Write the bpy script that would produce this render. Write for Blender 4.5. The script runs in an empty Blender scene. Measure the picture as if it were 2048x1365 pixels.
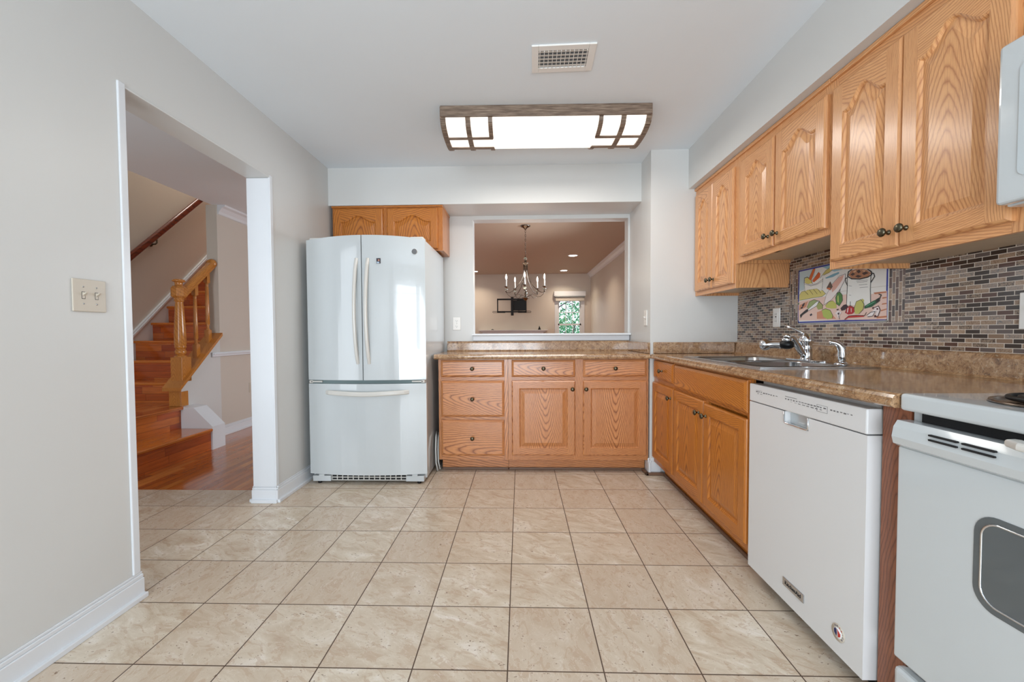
import bpy, bmesh, math, random
from mathutils import Matrix, Vector
random.seed(7)
C = bpy.context.scene.collection
PI = math.pi

# ------------------------------------------------------------------ camera
def make_camera():
    H, yaw, pit, rol, f, cx, cy = 1.0749, .0281, .0302, -.0053, 829.25, 1017.65, 690.25
    fw = Vector((-math.sin(yaw)*math.cos(pit), math.cos(yaw)*math.cos(pit), -math.sin(pit)))
    rt = Vector((math.cos(yaw), math.sin(yaw), 0)); up = rt.cross(fw)
    r2 = rt*math.cos(rol) + up*math.sin(rol); u2 = up*math.cos(rol) - rt*math.sin(rol)
    cd = bpy.data.cameras.new('camera'); co = bpy.data.objects.new('camera', cd); C.objects.link(co)
    m = Matrix.Identity(4)
    for i in range(3):
        m[i][0] = r2[i]; m[i][1] = u2[i]; m[i][2] = -fw[i]
    m[2][3] = H
    co.matrix_world = m
    cd.sensor_width = 36; cd.lens = f/2048*36; cd.clip_start = .02
    cd.shift_x = (1024-cx)/2048; cd.shift_y = (cy-682.5)/2048
    bpy.context.scene.camera = co
make_camera()

# ------------------------------------------------------------------ light
sc = bpy.context.scene
vs = sc.view_settings
sc.display_settings.display_device = 'sRGB'
vs.view_transform = 'Standard'; vs.look = 'None'; vs.gamma = 1; vs.use_curve_mapping = False
vs.exposure = -0.07
w = bpy.data.worlds.new('sky'); sc.world = w; w.use_nodes = True
bg = w.node_tree.nodes['Background']; bg.inputs[0].default_value = (.82, .92, 1, 1); bg.inputs[1].default_value = 1.7

def area(name, loc, direction, sx, sy, power, col=(1, 1, 1), spread=PI):
    l = bpy.data.lights.new(name, 'AREA'); l.shape = 'RECTANGLE'; l.size = sx; l.size_y = sy
    l.energy = power; l.color = col; l.spread = spread
    o = bpy.data.objects.new(name, l); C.objects.link(o); o.location = loc
    o.rotation_euler = Vector(direction).to_track_quat('-Z', 'Y').to_euler()
    return o
def point(name, loc, power, col=(1, .85, .68), r=.02):
    l = bpy.data.lights.new(name, 'POINT'); l.energy = power; l.color = col; l.shadow_soft_size = r
    o = bpy.data.objects.new(name, l); C.objects.link(o); o.location = loc
    return o
# daylight through the glazed doors behind the camera, the front door and the living room windows, plus an added dining fill
area('daylight_rear', (-.35, -2.72, 1.12), (.3, 1, .5), 1.8, 2.1, 150, (.83, .92, 1))
area('daylight_entry', (-2.6, .42, 1.25), (-.3, 1, .05), 1.1, 1.9, 22, (.86, .93, 1), 2.4)
area('dining_fill', (1.585, 4.75, 1.35), (-1, .0, -.3), 1.5, 1.3, 70, (.84, .92, 1), 2.2)  # added fill from the dining side to brighten the hall, no real window here
area('daylight_living', (-2.95, 7.4, 1.3), (1, -.05, -.25), 2.6, 1.6, 15, (.88, .94, 1))
area('stair_hall_lamp', (-3.7, 5.2, 4.6), (0, 0, -1), .5, .5, 26, (1, .93, .84))

# ------------------------------------------------------------------ materials
def S(r, g, b):
    f = lambda c: (c/255/12.92 if c/255 <= .04045 else ((c/255+.055)/1.055)**2.4)
    return (f(r), f(g), f(b), 1)
class NT:
    def __init__(s, name):
        s.m = bpy.data.materials.new(name); s.m.use_nodes = True; s.t = s.m.node_tree
        s.b = s.t.nodes['Principled BSDF']
    def n(s, typ, ins=None, **props):
        nd = s.t.nodes.new(typ)
        for k, v in props.items(): setattr(nd, k, v)
        for k, v in (ins or {}).items(): s.put(nd.inputs[k], v)
        return nd
    def put(s, inp, v):
        if hasattr(v, 'links'): s.t.links.new(v, inp)
        else: inp.default_value = v
    def m_(s, op, a, b=0.0, c=None):
        nd = s.n('ShaderNodeMath', {0: a, 1: b}, operation=op)
        if c is not None: s.put(nd.inputs[2], c)
        return nd.outputs[0]
    def mix(s, f, a, b, blend='MIX'):
        nd = s.n('ShaderNodeMix', {0: f, 6: a, 7: b}, data_type='RGBA', blend_type=blend)
        return nd.outputs[2]
    def noise(s, vec, scale, detail=3, rough=.5, dist=0):
        nd = s.n('ShaderNodeTexNoise', {'Scale': scale, 'Detail': detail, 'Roughness': rough, 'Distortion': dist})
        if vec is not None: s.put(nd.inputs['Vector'], vec)
        return nd.outputs['Fac']
    def ramp(s, f, stops, interp='LINEAR'):
        nd = s.n('ShaderNodeValToRGB', {0: f}); cr = nd.color_ramp; cr.interpolation = interp
        while len(cr.elements) < len(stops): cr.elements.new(.5)
        for e, (p, c) in zip(cr.elements, stops): e.position = p; e.color = c
        return nd.outputs[0]
    def comb(s, x, y, z=0.0): return s.n('ShaderNodeCombineXYZ', {0: x, 1: y, 2: z}).outputs[0]
    def sep(s, v): o = s.n('ShaderNodeSeparateXYZ', {0: v}).outputs; return o[0], o[1], o[2]
    def uv(s): return s.n('ShaderNodeUVMap', uv_map='UVMap').outputs[0]
    def obj(s): return s.n('ShaderNodeTexCoord').outputs['Object']
    def pos(s): return s.n('ShaderNodeNewGeometry').outputs['Position']
    def bump(s, h, strength=.2, dist=.01):
        s.t.links.new(s.n('ShaderNodeBump', {'Height': h, 'Strength': strength, 'Distance': dist}).outputs[0], s.b.inputs['Normal'])
    def out(s, **k):
        for a, v in k.items(): s.put(s.b.inputs[a.replace('_', ' ')], v)
        return s.m
    def grid(s, u, v, w, h, mortar, stagger=.5):
        """tiles w by h metres: random value per tile, mortar mask (1 in the joint), in-tile vector"""
        row = s.m_('FLOOR', s.m_('DIVIDE', v, h))
        if stagger == 'random':
            sh = s.m_('MULTIPLY', s.n('ShaderNodeTexWhiteNoise', {'W': row}, noise_dimensions='1D').outputs[0], 7.3)
        else: sh = s.m_('MULTIPLY', s.m_('MODULO', s.m_('ABSOLUTE', row), 2.0), stagger)
        cu = s.m_('ADD', s.m_('DIVIDE', u, w), sh); col = s.m_('FLOOR', cu)
        fu = s.m_('MULTIPLY', s.m_('SUBTRACT', cu, col), w); fv = s.m_('SUBTRACT', v, s.m_('MULTIPLY', row, h))
        du = s.m_('MINIMUM', fu, s.m_('SUBTRACT', w, fu)); dv = s.m_('MINIMUM', fv, s.m_('SUBTRACT', h, fv))
        d = s.m_('MINIMUM', du, dv)
        mort = s.m_('LESS_THAN', d, mortar/2)
        rnd = s.n('ShaderNodeTexWhiteNoise', {'Vector': s.comb(col, row, 0.37)}, noise_dimensions='3D')
        return rnd.outputs[0], mort, rnd.outputs[1], d
def plain(name, col, rough=.5, metal=0.0, bumpy=0, coat=0, noise=.02):
    t = NT(name)
    nz = t.noise(t.obj(), 6, 2)
    k = t.m_('MULTIPLY_ADD', nz, noise*2, 1-noise)
    c = t.mix(1.0, col, t.comb(k, k, k), 'MULTIPLY')
    if bumpy: t.bump(t.noise(t.obj(), 220, 2), bumpy, .002)
    return t.out(Base_Color=c, Roughness=rough, Metallic=metal, Coat_Weight=coat)
def emit(name, col, strength):
    t = NT(name); return t.out(Base_Color=(.9, .9, .9, 1), Emission_Color=col, Emission_Strength=strength, Roughness=.4)

WALL = plain('painted wall', S(214, 214, 212), .38, bumpy=.05, noise=.01)
WALLD = plain('beige hall paint', S(208, 199, 188), .5, bumpy=.05, noise=.01)
WALLT = plain('warm living room paint', S(214, 205, 193), .45, bumpy=.05, noise=.01)
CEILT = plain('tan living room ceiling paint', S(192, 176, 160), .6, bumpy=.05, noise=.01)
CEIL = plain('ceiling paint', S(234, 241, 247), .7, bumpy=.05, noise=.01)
TRIM = plain('white trim paint', S(226, 229, 233), .28, noise=.005)
ENAMEL = plain('white appliance enamel', S(201, 206, 208), .13, coat=.5, noise=.004)
SATIN = plain('white appliance panel', S(222, 222, 222), .3, noise=.004)
HANDLEW = plain('off white plastic', S(216, 213, 207), .25, noise=.004)
PLATE = plain('white plastic plate', S(240, 238, 234), .3, noise=.004)
ALMOND = plain('almond plastic plate', S(203, 193, 178), .35, noise=.01)
CHROME = plain('chrome', S(225, 227, 230), .07, 1.0, noise=.004)
STEEL = plain('brushed stainless', S(190, 192, 194), .22, 1.0, noise=.02)
BRONZE = plain('antique bronze', S(96, 90, 74), .32, 1.0, noise=.1)
BLACK = plain('black metal', S(20, 20, 22), .45, .3, noise=.05)
DARK = plain('dark gap', S(26, 26, 28), .8, noise=.05)
GREYP = plain('grey print', S(110, 110, 112), .5)
NICKEL = plain('dark nickel', S(120, 112, 104), .2, 1.0, noise=.02)
SHOE = plain('brown shoe moulding', S(112, 84, 66), .4, noise=.08)
RUBBER = plain('light rubber hose', S(205, 208, 206), .5)
LENS = emit('bright lamp', (1, .93, .82, 1), 14)
BULB = emit('candle bulb', (1, .86, .66, 1), 30)
CANV = plain('woven shade cloth', S(205, 198, 188), .8, noise=.06)

def glass(name, col=(1, 1, 1, 1), rough=.02):
    t = NT(name); return t.out(Base_Color=col, Roughness=rough, Transmission_Weight=1.0, IOR=1.45)
CRYSTAL = glass('crystal', (.82, .95, .94, 1))

def oak(name, light, mid, dark, rough=.3, K=12.0, sp=.075, S_=4.2, flip=1.0, con=.85):
    t = NT(name); u, v, _ = t.sep(t.uv())
    ri = t.n('ShaderNodeObjectInfo').outputs['Random']
    off = t.m_('MULTIPLY', ri, 9.0)
    p = t.comb(t.m_('MULTIPLY', u, 9), t.m_('MULTIPLY', t.m_('ADD', v, off), 2.2), off)
    wv = t.m_('MULTIPLY', t.m_('SUBTRACT', t.noise(p, 1.0, 2), .5), .11)
    p2 = t.comb(t.m_('MULTIPLY', u, 75), t.m_('MULTIPLY', v, 22), off)
    wv2 = t.m_('MULTIPLY', t.m_('SUBTRACT', t.noise(p2, 1.0, 3), .5), .030)
    uw = t.m_('ADD', u, t.m_('MULTIPLY', t.m_('SUBTRACT', t.noise(t.comb(off, t.m_('MULTIPLY', v, 3.5), 0.0), 1.0, 1), .5), .05))
    r2 = t.m_('FRACT', t.m_('MULTIPLY', ri, 17.3)); r3 = t.m_('FRACT', t.m_('MULTIPLY', ri, 5.7))
    side = t.m_('MULTIPLY_ADD', t.m_('GREATER_THAN', u, 0.0), .3, .85)
    hh = t.m_('SUBTRACT', t.m_('SQRT', t.m_('MULTIPLY_ADD', uw, uw, .00035)), .0187)
    Sr = t.m_('MULTIPLY', t.m_('MULTIPLY', t.m_('MULTIPLY_ADD', r3, S_*.7, S_*.65), side), flip)
    spr = t.m_('MULTIPLY_ADD', r2, sp*.9, sp*.6)
    tt = t.m_('ADD', t.m_('ADD', t.m_('ADD', v, t.m_('MULTIPLY', hh, t.m_('MULTIPLY_ADD', hh, K, Sr))), wv), wv2)
    fr = t.m_('FRACT', t.m_('DIVIDE', tt, spr))
    band = t.m_('POWER', t.m_('ABSOLUTE', t.m_('SUBTRACT', t.m_('MULTIPLY', fr, 2.0), 1.0)), 3.2)
    big = t.noise(t.comb(t.m_('MULTIPLY', u, 7), t.m_('ADD', v, off), 0.0), 1.6, 2)
    base = t.mix(t.m_('MULTIPLY', big, .9), light, mid)
    c1 = t.mix(t.m_('MULTIPLY', band, con), base, dark)
    pore = t.noise(t.comb(t.m_('MULTIPLY', u, 520), t.m_('MULTIPLY', v, 14), off), 1.0, 2)
    pm = t.m_('MULTIPLY', t.m_('GREATER_THAN', pore, .56), .34)
    c2 = t.mix(pm, c1, dark)
    t.bump(pore, .06, .002)
    return t.out(Base_Color=c2, Roughness=rough, Coat_Weight=.25, Coat_Roughness=.15)
OAK = oak('honey oak', S(230, 176, 122), S(216, 152, 98), S(172, 106, 62))
OAKP = oak('rosy oak', S(216, 150, 96), S(202, 132, 80), S(128, 66, 30), flip=-1.0, K=-14.0, sp=.085, S_=3.3, con=1.0)
OAKD = oak('darker amber oak', S(206, 130, 50), S(190, 112, 38), S(132, 68, 24), sp=.08, S_=3.6, con=.95)  # on the cabinet above the refrigerator this darker tone stands in for shade
OAKB = oak('golden oak banister', S(206, 140, 66), S(190, 118, 48), S(140, 76, 26), .22, 8.0, .03, con=.5)
OAKR = oak('red brown handrail', S(128, 52, 26), S(104, 36, 18), S(52, 16, 10), .2)
BROWNP = oak('brown filler panel', S(160, 98, 66), S(146, 84, 54), S(96, 52, 34), .35)
PALE = oak('pale cabinet underside', S(206, 186, 158), S(198, 176, 146), S(188, 164, 134), .5)

def planks(name, bw, tones, rough=.16, gap=.0015):
    t = NT(name); u, v, _ = t.sep(t.uv())
    rnd, mort, rc, d = t.grid(v, u, .62, bw, gap, 'random')
    off = t.m_('MULTIPLY', rnd, 31.0)
    g = t.noise(t.comb(t.m_('MULTIPLY', u, 55), t.m_('MULTIPLY', v, 4.5), off), 1.0, 4, .6, .6)
    col = t.ramp(rnd, tones)
    c = t.mix(t.m_('MULTIPLY', t.m_('SUBTRACT', g, .2), 1.1), t.mix(.25, col, (1, .6, .25, 1), 'SOFT_LIGHT'), t.mix(1.0, col, (.42, .32, .26, 1), 'MULTIPLY'))
    c = t.mix(mort, c, S(46, 22, 12))
    return t.out(Base_Color=c, Roughness=rough, Coat_Weight=.5, Coat_Roughness=.08)
WOODF = planks('red oak strip floor', .057, [(0, S(184, 104, 48)), (.35, S(212, 126, 58)), (.7, S(158, 82, 38)), (1, S(222, 146, 78))])
WOODS = planks('reddish stair boards', .066, [(0, S(186, 88, 34)), (.4, S(210, 108, 42)), (.75, S(166, 74, 28)), (1, S(222, 128, 56))])
TREAD = planks('glossy stair tread', .3, [(0, S(214, 120, 46)), (1, S(228, 136, 56))], .1)

def travertine():
    t = NT('travertine floor tile'); x, y, z = t.sep(t.pos())
    u = t.m_('ADD', x, .0458 + 3.05); v = t.m_('ADD', y, 6.1 - 1.2835)
    rnd, mort, rc, d = t.grid(u, v, .305, .305, .0042, 0.0)
    off = t.m_('MULTIPLY', rnd, 40.0)
    ang = t.m_('GREATER_THAN', rnd, .55)
    ru, rv, _ = t.sep(rc)
    na = t.m_('SUBTRACT', 1.0, ang)
    xr = t.m_('ADD', t.m_('MULTIPLY', x, na), t.m_('MULTIPLY', t.m_('ADD', y, t.m_('MULTIPLY', x, .3)), ang)); yr = t.m_('ADD', t.m_('MULTIPLY', t.m_('ADD', y, t.m_('MULTIPLY', x, .4)), na), t.m_('MULTIPLY', x, ang))
    vec = t.n('ShaderNodeMapping', {'Vector': t.comb(xr, yr, off), 'Scale': (1.0, 1.7, 1.0)}).outputs[0]
    n1 = t.noise(vec, 5.0, 6, .66, 1.1)
    n2 = t.noise(vec, 15, 4, .6, 1.1)
    base = t.ramp(n1, [(.27, S(186, 160, 136)), (.43, S(208, 191, 169)), (.57, S(222, 209, 190)), (.72, S(240, 232, 222))])
    tone = t.mix(t.m_('MULTIPLY', ru, .75), base, S(204, 184, 163))
    c = t.mix(t.m_('MULTIPLY', t.m_('GREATER_THAN', n2, .57), .4), tone, S(190, 160, 134))
    vein = t.m_('LESS_THAN', t.m_('ABSOLUTE', t.m_('SUBTRACT', t.noise(vec, 9, 4, .6, 1.6), .5)), .006)
    c = t.mix(t.m_('MULTIPLY', vein, .3), c, S(240, 232, 222))
    pit = t.m_('MULTIPLY', t.m_('GREATER_THAN', t.noise(t.n('ShaderNodeMapping', {'Vector': t.comb(x, y, off), 'Scale': (1, 1.7, 1)}).outputs[0], 70, 3, .6), .655), t.m_('GREATER_THAN', n1, .53))
    c = t.mix(t.m_('MULTIPLY', pit, .75), c, S(120, 92, 70))
    c = t.mix(mort, c, S(88, 68, 54))
    t.bump(t.m_('SUBTRACT', 1.0, t.m_('MAXIMUM', mort, t.m_('MULTIPLY', pit, .5))), .35, .002)
    return t.out(Base_Color=c, Roughness=t.m_('MULTIPLY_ADD', mort, .4, .27))
TILE = travertine()

def mosaic(name, vertical=False):
    t = NT(name); x, y, z = t.sep(t.pos())
    a, b = (z, y) if vertical else (y, z)
    rnd, mort, rc, d = t.grid(t.m_('ADD', a, 7.0), t.m_('ADD', b, 3.0), .049, .0158, .0022, .5)
    col = t.ramp(rnd, [(0, S(62, 50, 44)), (.2, S(92, 66, 56)), (.36, S(104, 92, 88)), (.52, S(138, 112, 92)), (.66, S(122, 114, 112)), (.8, S(76, 62, 54)), (.9, S(150, 124, 102))], 'CONSTANT')
    r2, r3, _ = t.sep(rc)
    nz = t.noise(t.comb(x, y, z), 120, 4, .65, 2.0)
    stone = t.m_('MULTIPLY', t.m_('GREATER_THAN', r2, .55), t.m_('GREATER_THAN', nz, .47))
    c = t.mix(t.m_('MULTIPLY', stone, .55), col, S(184, 160, 138))
    c = t.mix(mort, c, S(216, 206, 194))
    t.bump(t.m_('MINIMUM', d, .003), .6, .004)
    return t.out(Base_Color=c, Roughness=t.m_('MULTIPLY_ADD', mort, .6, .14))
MOS = mosaic('glass and stone mosaic'); MOSV = mosaic('upright mosaic strips', True)

def granite():
    t = NT('speckled brown laminate'); p = t.pos()
    a = t.noise(p, 34, 6, .72, .8); b = t.noise(p, 150, 3, .6); c_ = t.noise(p, 70, 4, .6, .5)
    c = t.ramp(a, [(.32, S(112, 82, 58)), (.44, S(152, 116, 84)), (.55, S(178, 142, 106)), (.7, S(200, 172, 138))])
    c = t.mix(t.m_('MULTIPLY', t.m_('GREATER_THAN', b, .60), .6), c, S(92, 70, 56))
    c = t.mix(t.m_('MULTIPLY', t.m_('GREATER_THAN', c_, .62), .5), c, S(206, 186, 158))
    return t.out(Base_Color=c, Roughness=.14, Coat_Weight=.4, Coat_Roughness=.06)
GRAN = granite()

def weathered():
    t = NT('weathered grey brown wood'); x, y, z = t.sep(t.obj())
    n = t.noise(t.comb(t.m_('MULTIPLY', x, 10), t.m_('MULTIPLY', y, 90), t.m_('MULTIPLY', z, 160)), 1.0, 4, .6)
    return t.out(Base_Color=t.ramp(n, [(.3, S(84, 66, 54)), (.55, S(134, 114, 98)), (.75, S(170, 152, 134))]), Roughness=.5)
WEATH = weathered()

def diffuser():
    t = NT('lit acrylic diffuser'); n = t.noise(t.obj(), 16, 4, .6)
    k = t.m_('MULTIPLY_ADD', n, .8, .72)
    return t.out(Base_Color=S(240, 235, 225), Roughness=.4, Emission_Color=(1, .955, .88, 1), Emission_Strength=k)
DIFF = diffuser()

def leafmat():
    t = NT('tree foliage'); n = t.noise(t.obj(), 3, 3)
    return t.out(Base_Color=t.ramp(n, [(.3, S(58, 128, 96)), (.55, S(110, 178, 132)), (.8, S(190, 216, 160))]), Roughness=.7)
LEAF = leafmat()
BARK = plain('bark', S(120, 100, 110), .8, noise=.2)

# ------------------------------------------------------------------ mesh helpers
def tagit(o, label=None, cat=None, group=None, kind=None):
    if label: o['label'] = label
    if cat: o['category'] = cat
    if group: o['group'] = group
    if kind: o['kind'] = kind
    return o
def thing(name, label, cat, loc=(0, 0, 0), rz=0, group=None):
    o = bpy.data.objects.new(name, None); C.objects.link(o); o.empty_display_size = .05
    o.location = loc; o.rotation_euler = (0, 0, rz)
    return tagit(o, label, cat, group)
class MB:
    def __init__(s): s.v = []; s.f = []; s.uv = []; s.mi = []; s.mats = []; s.sm = []
    def mid(s, m):
        if m not in s.mats: s.mats.append(m)
        return s.mats.index(m)
    def face(s, pts, m, uvs=None, smooth=False):
        i = len(s.v); s.v += [tuple(p) for p in pts]; s.f.append(tuple(range(i, i+len(pts))))
        s.uv.append(uvs or [(p[0], p[2]) for p in pts]); s.mi.append(s.mid(m)); s.sm.append(smooth)
    def box(s, x0, x1, y0, y1, z0, z1, m, g='z', u0=None):
        """g: axis the grain follows; u0: where the board was cut (0 = through the heart)"""
        x0, x1 = min(x0, x1), max(x0, x1); y0, y1 = min(y0, y1), max(y0, y1); z0, z1 = min(z0, z1), max(z0, z1)
        if u0 is None: u0 = random.uniform(.12, .3)*random.choice((-1, 1))
        v0 = random.uniform(0, 3)
        c = ((x0+x1)/2, (y0+y1)/2, (z0+z1)/2)
        P = [(x, y, z) for x in (x0, x1) for y in (y0, y1) for z in (z0, z1)]
        F = [((0, 1, 3, 2), 0), ((4, 6, 7, 5), 0), ((0, 4, 5, 1), 1), ((2, 3, 7, 6), 1), ((0, 2, 6, 4), 2), ((1, 5, 7, 3), 2)]
        ga = 'xyz'.index(g)
        base = len(s.v); s.v += P
        for idx, ax in F:
            s.f.append(tuple(base+i for i in idx)); s.mi.append(s.mid(m)); s.sm.append(False)
            L = []
            for i in idx:
                p = P[i]
                if ax == ga: a, b = [k for k in range(3) if k != ga]; L.append((u0+p[a]-c[a], v0+p[b]-c[b]))
                else:
                    a = 3-ax-ga; L.append((u0+p[a]-c[a], v0+p[ga]-c[ga]))
            s.uv.append(L)
        return s
    def prism(s, pts, a0, a1, m, axis='y', g='z', u0=None, smooth=False):
        """polygon pts in the plane across axis, pushed from a0 to a1"""
        if u0 is None: u0 = random.uniform(.12, .3)
        def P(p, a): return {'y': (p[0], a, p[1]), 'x': (a, p[0], p[1]), 'z': (p[0], p[1], a)}[axis]
        ga = 'xyz'.index(g); oth = [k for k in range(3) if k != ga]; cx = sum(p[0] for p in pts)/len(pts)
        def U(q):
            k = oth[0] if abs(q[oth[0]]) >= 0 else oth[1]
            return (u0+q[oth[0]]+q[oth[1]]*.7, q[ga])
        A = [P(p, a0) for p in pts]; B = [P(p, a1) for p in pts]
        s.face(A, m, [U(q) for q in A]); s.face(B[::-1], m, [U(q) for q in B[::-1]])
        n = len(pts)
        for i in range(n):
            j = (i+1) % n; q = [A[j], A[i], B[i], B[j]]
            s.face(q, m, [U(k) for k in q], smooth)
        return s
    def loft(s, rings, m, close=True, cap=True, smooth=True, u0=.2):
        n = len(rings[0]); base = len(s.v)
        for r in rings: s.v += [tuple(p) for p in r]
        L = [0]
        for a, b in zip(rings, rings[1:]): L.append(L[-1]+(Vector(a[0])-Vector(b[0])).length)
        for k in range(len(rings)-1):
            for i in range(n if close else n-1):
                j = (i+1) % n
                s.f.append((base+k*n+i, base+k*n+j, base+(k+1)*n+j, base+(k+1)*n+i)); s.mi.append(s.mid(m)); s.sm.append(smooth)
                a, b = u0+.06*i/n, u0+.06*(i+1)/n
                s.uv.append([(a, L[k]), (b, L[k]), (b, L[k+1]), (a, L[k+1])])
        if cap and close:
            for k, rev in ((0, True), (len(rings)-1, False)):
                idx = [base+k*n+i for i in range(n)]
                if rev: idx = idx[::-1]
                s.f.append(tuple(idx)); s.mi.append(s.mid(m)); s.sm.append(False); s.uv.append([(s.v[i][0], s.v[i][1]) for i in idx])
        return s
    def lathe(s, prof, c, m, axis='z', n=20, smooth=True, u0=.2):
        rings = []
        for r, h in prof:
            r = max(r, .0002); R = []
            for i in range(n):
                a = 2*PI*i/n; p, q = r*math.cos(a), r*math.sin(a)
                R.append({'z': (c[0]+p, c[1]+q, c[2]+h), 'y': (c[0]+p, c[1]+h, c[2]+q), 'x': (c[0]+h, c[1]+p, c[2]+q)}[axis])
            rings.append(R)
        return s.loft(rings, m, smooth=smooth, u0=u0)
    def tube(s, path, r, m, n=10, prof=None, closed=False):
        P = [Vector(p) for p in path]; N = len(P); rings = []
        rr = r if isinstance(r, (list, tuple)) else [r]*N
        up = None
        for i in range(N):
            a = P[(i-1) % N] if closed or i else P[0]; b = P[(i+1) % N] if closed or i < N-1 else P[-1]
            d = (b-a).normalized()
            if up is None: up = Vector((0, 0, 1)) if abs(d.z) < .9 else Vector((1, 0, 0))
            sd = d.cross(up).normalized(); up = sd.cross(d).normalized()
            if prof: rings.append([P[i]+sd*q[0]+up*q[1] for q in prof])
            else: rings.append([P[i]+(sd*math.cos(2*PI*k/n)+up*math.sin(2*PI*k/n))*rr[i] for k in range(n)])
        if closed: rings.append(rings[0])
        return s.loft(rings, m, cap=not closed, smooth=not prof)
    def build(s, name, parent=None, bevel=0, seg=2, loc=None, **tags):
        me = bpy.data.meshes.new(name); me.from_pydata(s.v, [], s.f)
        for m in s.mats: me.materials.append(m)
        me.polygons.foreach_set('material_index', s.mi); me.polygons.foreach_set('use_smooth', s.sm)
        L = me.uv_layers.new(name='UVMap'); k = 0
        for poly, uvs in zip(me.polygons, s.uv):
            for li, q in zip(poly.loop_indices, uvs): L.data[li].uv = q
        bm = bmesh.new(); bm.from_mesh(me); bmesh.ops.recalc_face_normals(bm, faces=bm.faces); bm.to_mesh(me); bm.free()
        o = bpy.data.objects.new(name, me); C.objects.link(o)
        if parent: o.parent = parent
        if loc: o.location = loc
        if bevel:
            b = o.modifiers.new('bevel', 'BEVEL'); b.width = bevel; b.segments = seg; b.limit_method = 'ANGLE'; b.angle_limit = .6
        return tagit(o, **tags)
def struct(name, mb, bevel=0): return mb.build(name, bevel=bevel, kind='structure')
def rounded(x0, x1, z0, z1, r, n=6):
    P = []
    for cx, cz, a0 in ((x1-r, z1-r, 0), (x0+r, z1-r, 90), (x0+r, z0+r, 180), (x1-r, z0+r, 270)):
        for i in range(n+1):
            a = math.radians(a0+90*i/n); P.append((cx+r*math.cos(a), cz+r*math.sin(a)))
    return P
def text(name, body, size, loc, rot, m, parent, ext=.0004, font_scale=1.0):
    cu = bpy.data.curves.new(name, 'FONT'); cu.body = body; cu.size = size; cu.extrude = ext; cu.align_x = 'CENTER'; cu.align_y = 'CENTER'
    to = bpy.data.objects.new(name, cu); C.objects.link(to)
    bpy.context.view_layer.update()
    me = bpy.data.meshes.new_from_object(to.evaluated_get(bpy.context.evaluated_depsgraph_get()))
    bpy.data.objects.remove(to); me.materials.clear(); me.materials.append(m)
    o = bpy.data.objects.new(name, me); C.objects.link(o); o.parent = parent; o.location = loc; o.rotation_euler = rot
    return o

# ------------------------------------------------------------------ room shell
CZ = 2.417
b = MB(); b.box(-4.2, 1.62, -2.6, 2.765, -.1, 0, TILE); b.box(-1.63, 1.62, 2.765, 3.78, -.1, 0, TILE); struct('floor', b)
b = MB(); b.box(-4.2, -1.63, 2.767, 3.78, -.1, 0, WOODF, 'y', u0=0); b.box(-4.2, 1.62, 3.78, 9.62, -.1, 0, WOODF, 'y', u0=0); struct('floor', b)
b = MB(); b.box(-3.2, 1.76, -2.74, 3.80, CZ, CZ+.14, CEIL); b.box(-3.2, -1.72, 3.80, 9.75, CZ, CZ+.14, CEIL); struct('ceiling', b)
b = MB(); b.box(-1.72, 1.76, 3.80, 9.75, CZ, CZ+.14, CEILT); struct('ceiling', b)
b = MB(); b.box(-4.35, -3.1, .2, 8.2, 4.8, 4.9, CEIL); struct('ceiling', b)
b = MB()
b.box(-1.70, -1.56, -2.6, 1.62, 0, CZ, WALL); b.box(-1.70, -1.56, 1.62, 2.575, 2.052, CZ, WALL); b.box(-1.70, -1.56, 2.575, 3.84, 0, CZ, WALL)
struct('wall_left', b)
b = MB()
b.box(-1.56, -.42, 3.72, 3.84, 0, CZ, WALL); b.box(-.42, .955, 3.72, 3.84, 2.08, CZ, WALL)
b.box(-.42, .955, 3.72, 3.84, 0, 1.045, WALL); b.box(.955, .97, 3.72, 3.84, 0, CZ, WALL)
struct('wall_back', b)
b = MB(); b.box(.97, 1.62, 3.13, 3.84, 0, CZ, WALL); struct('wall_corner', b)
b = MB(); b.box(-1.56, .97, 3.37, 3.72, 2.114, CZ, WALL); struct('wall_back_soffit', b)
b = MB(); b.box(1.245, 1.62, -2.6, 3.13, 2.125, CZ, WALL); struct('wall_right_soffit', b)
b = MB(); b.box(1.62, 1.76, -2.6, 3.84, 0, CZ, WALL); struct('wall_right', b)
b = MB(); b.box(1.62, 1.76, 3.84, 9.75, 0, CZ, WALLT); struct('wall_right', b)
b = MB()
b.box(-4.2, -1.3, -2.74, -2.6, 0, CZ, WALL); b.box(1.3, 1.76, -2.74, -2.6, 0, CZ, WALL); b.box(-1.3, 1.3, -2.74, -2.6, 2.15, CZ, WALL)
struct('wall_rear', b)
b = MB()
for x in (-1.3, -.68, -.06, .0, .62, 1.24): b.box(x, x+.06, -2.70, -2.64, .06, 2.12, TRIM)
for z in (0, .5, .95, 1.4, 1.85, 2.09): b.box(-1.3, 1.3, -2.69, -2.65, z, z+(.06 if z in (0, 2.09) else .02), TRIM)
struct('window_2', b)
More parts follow.
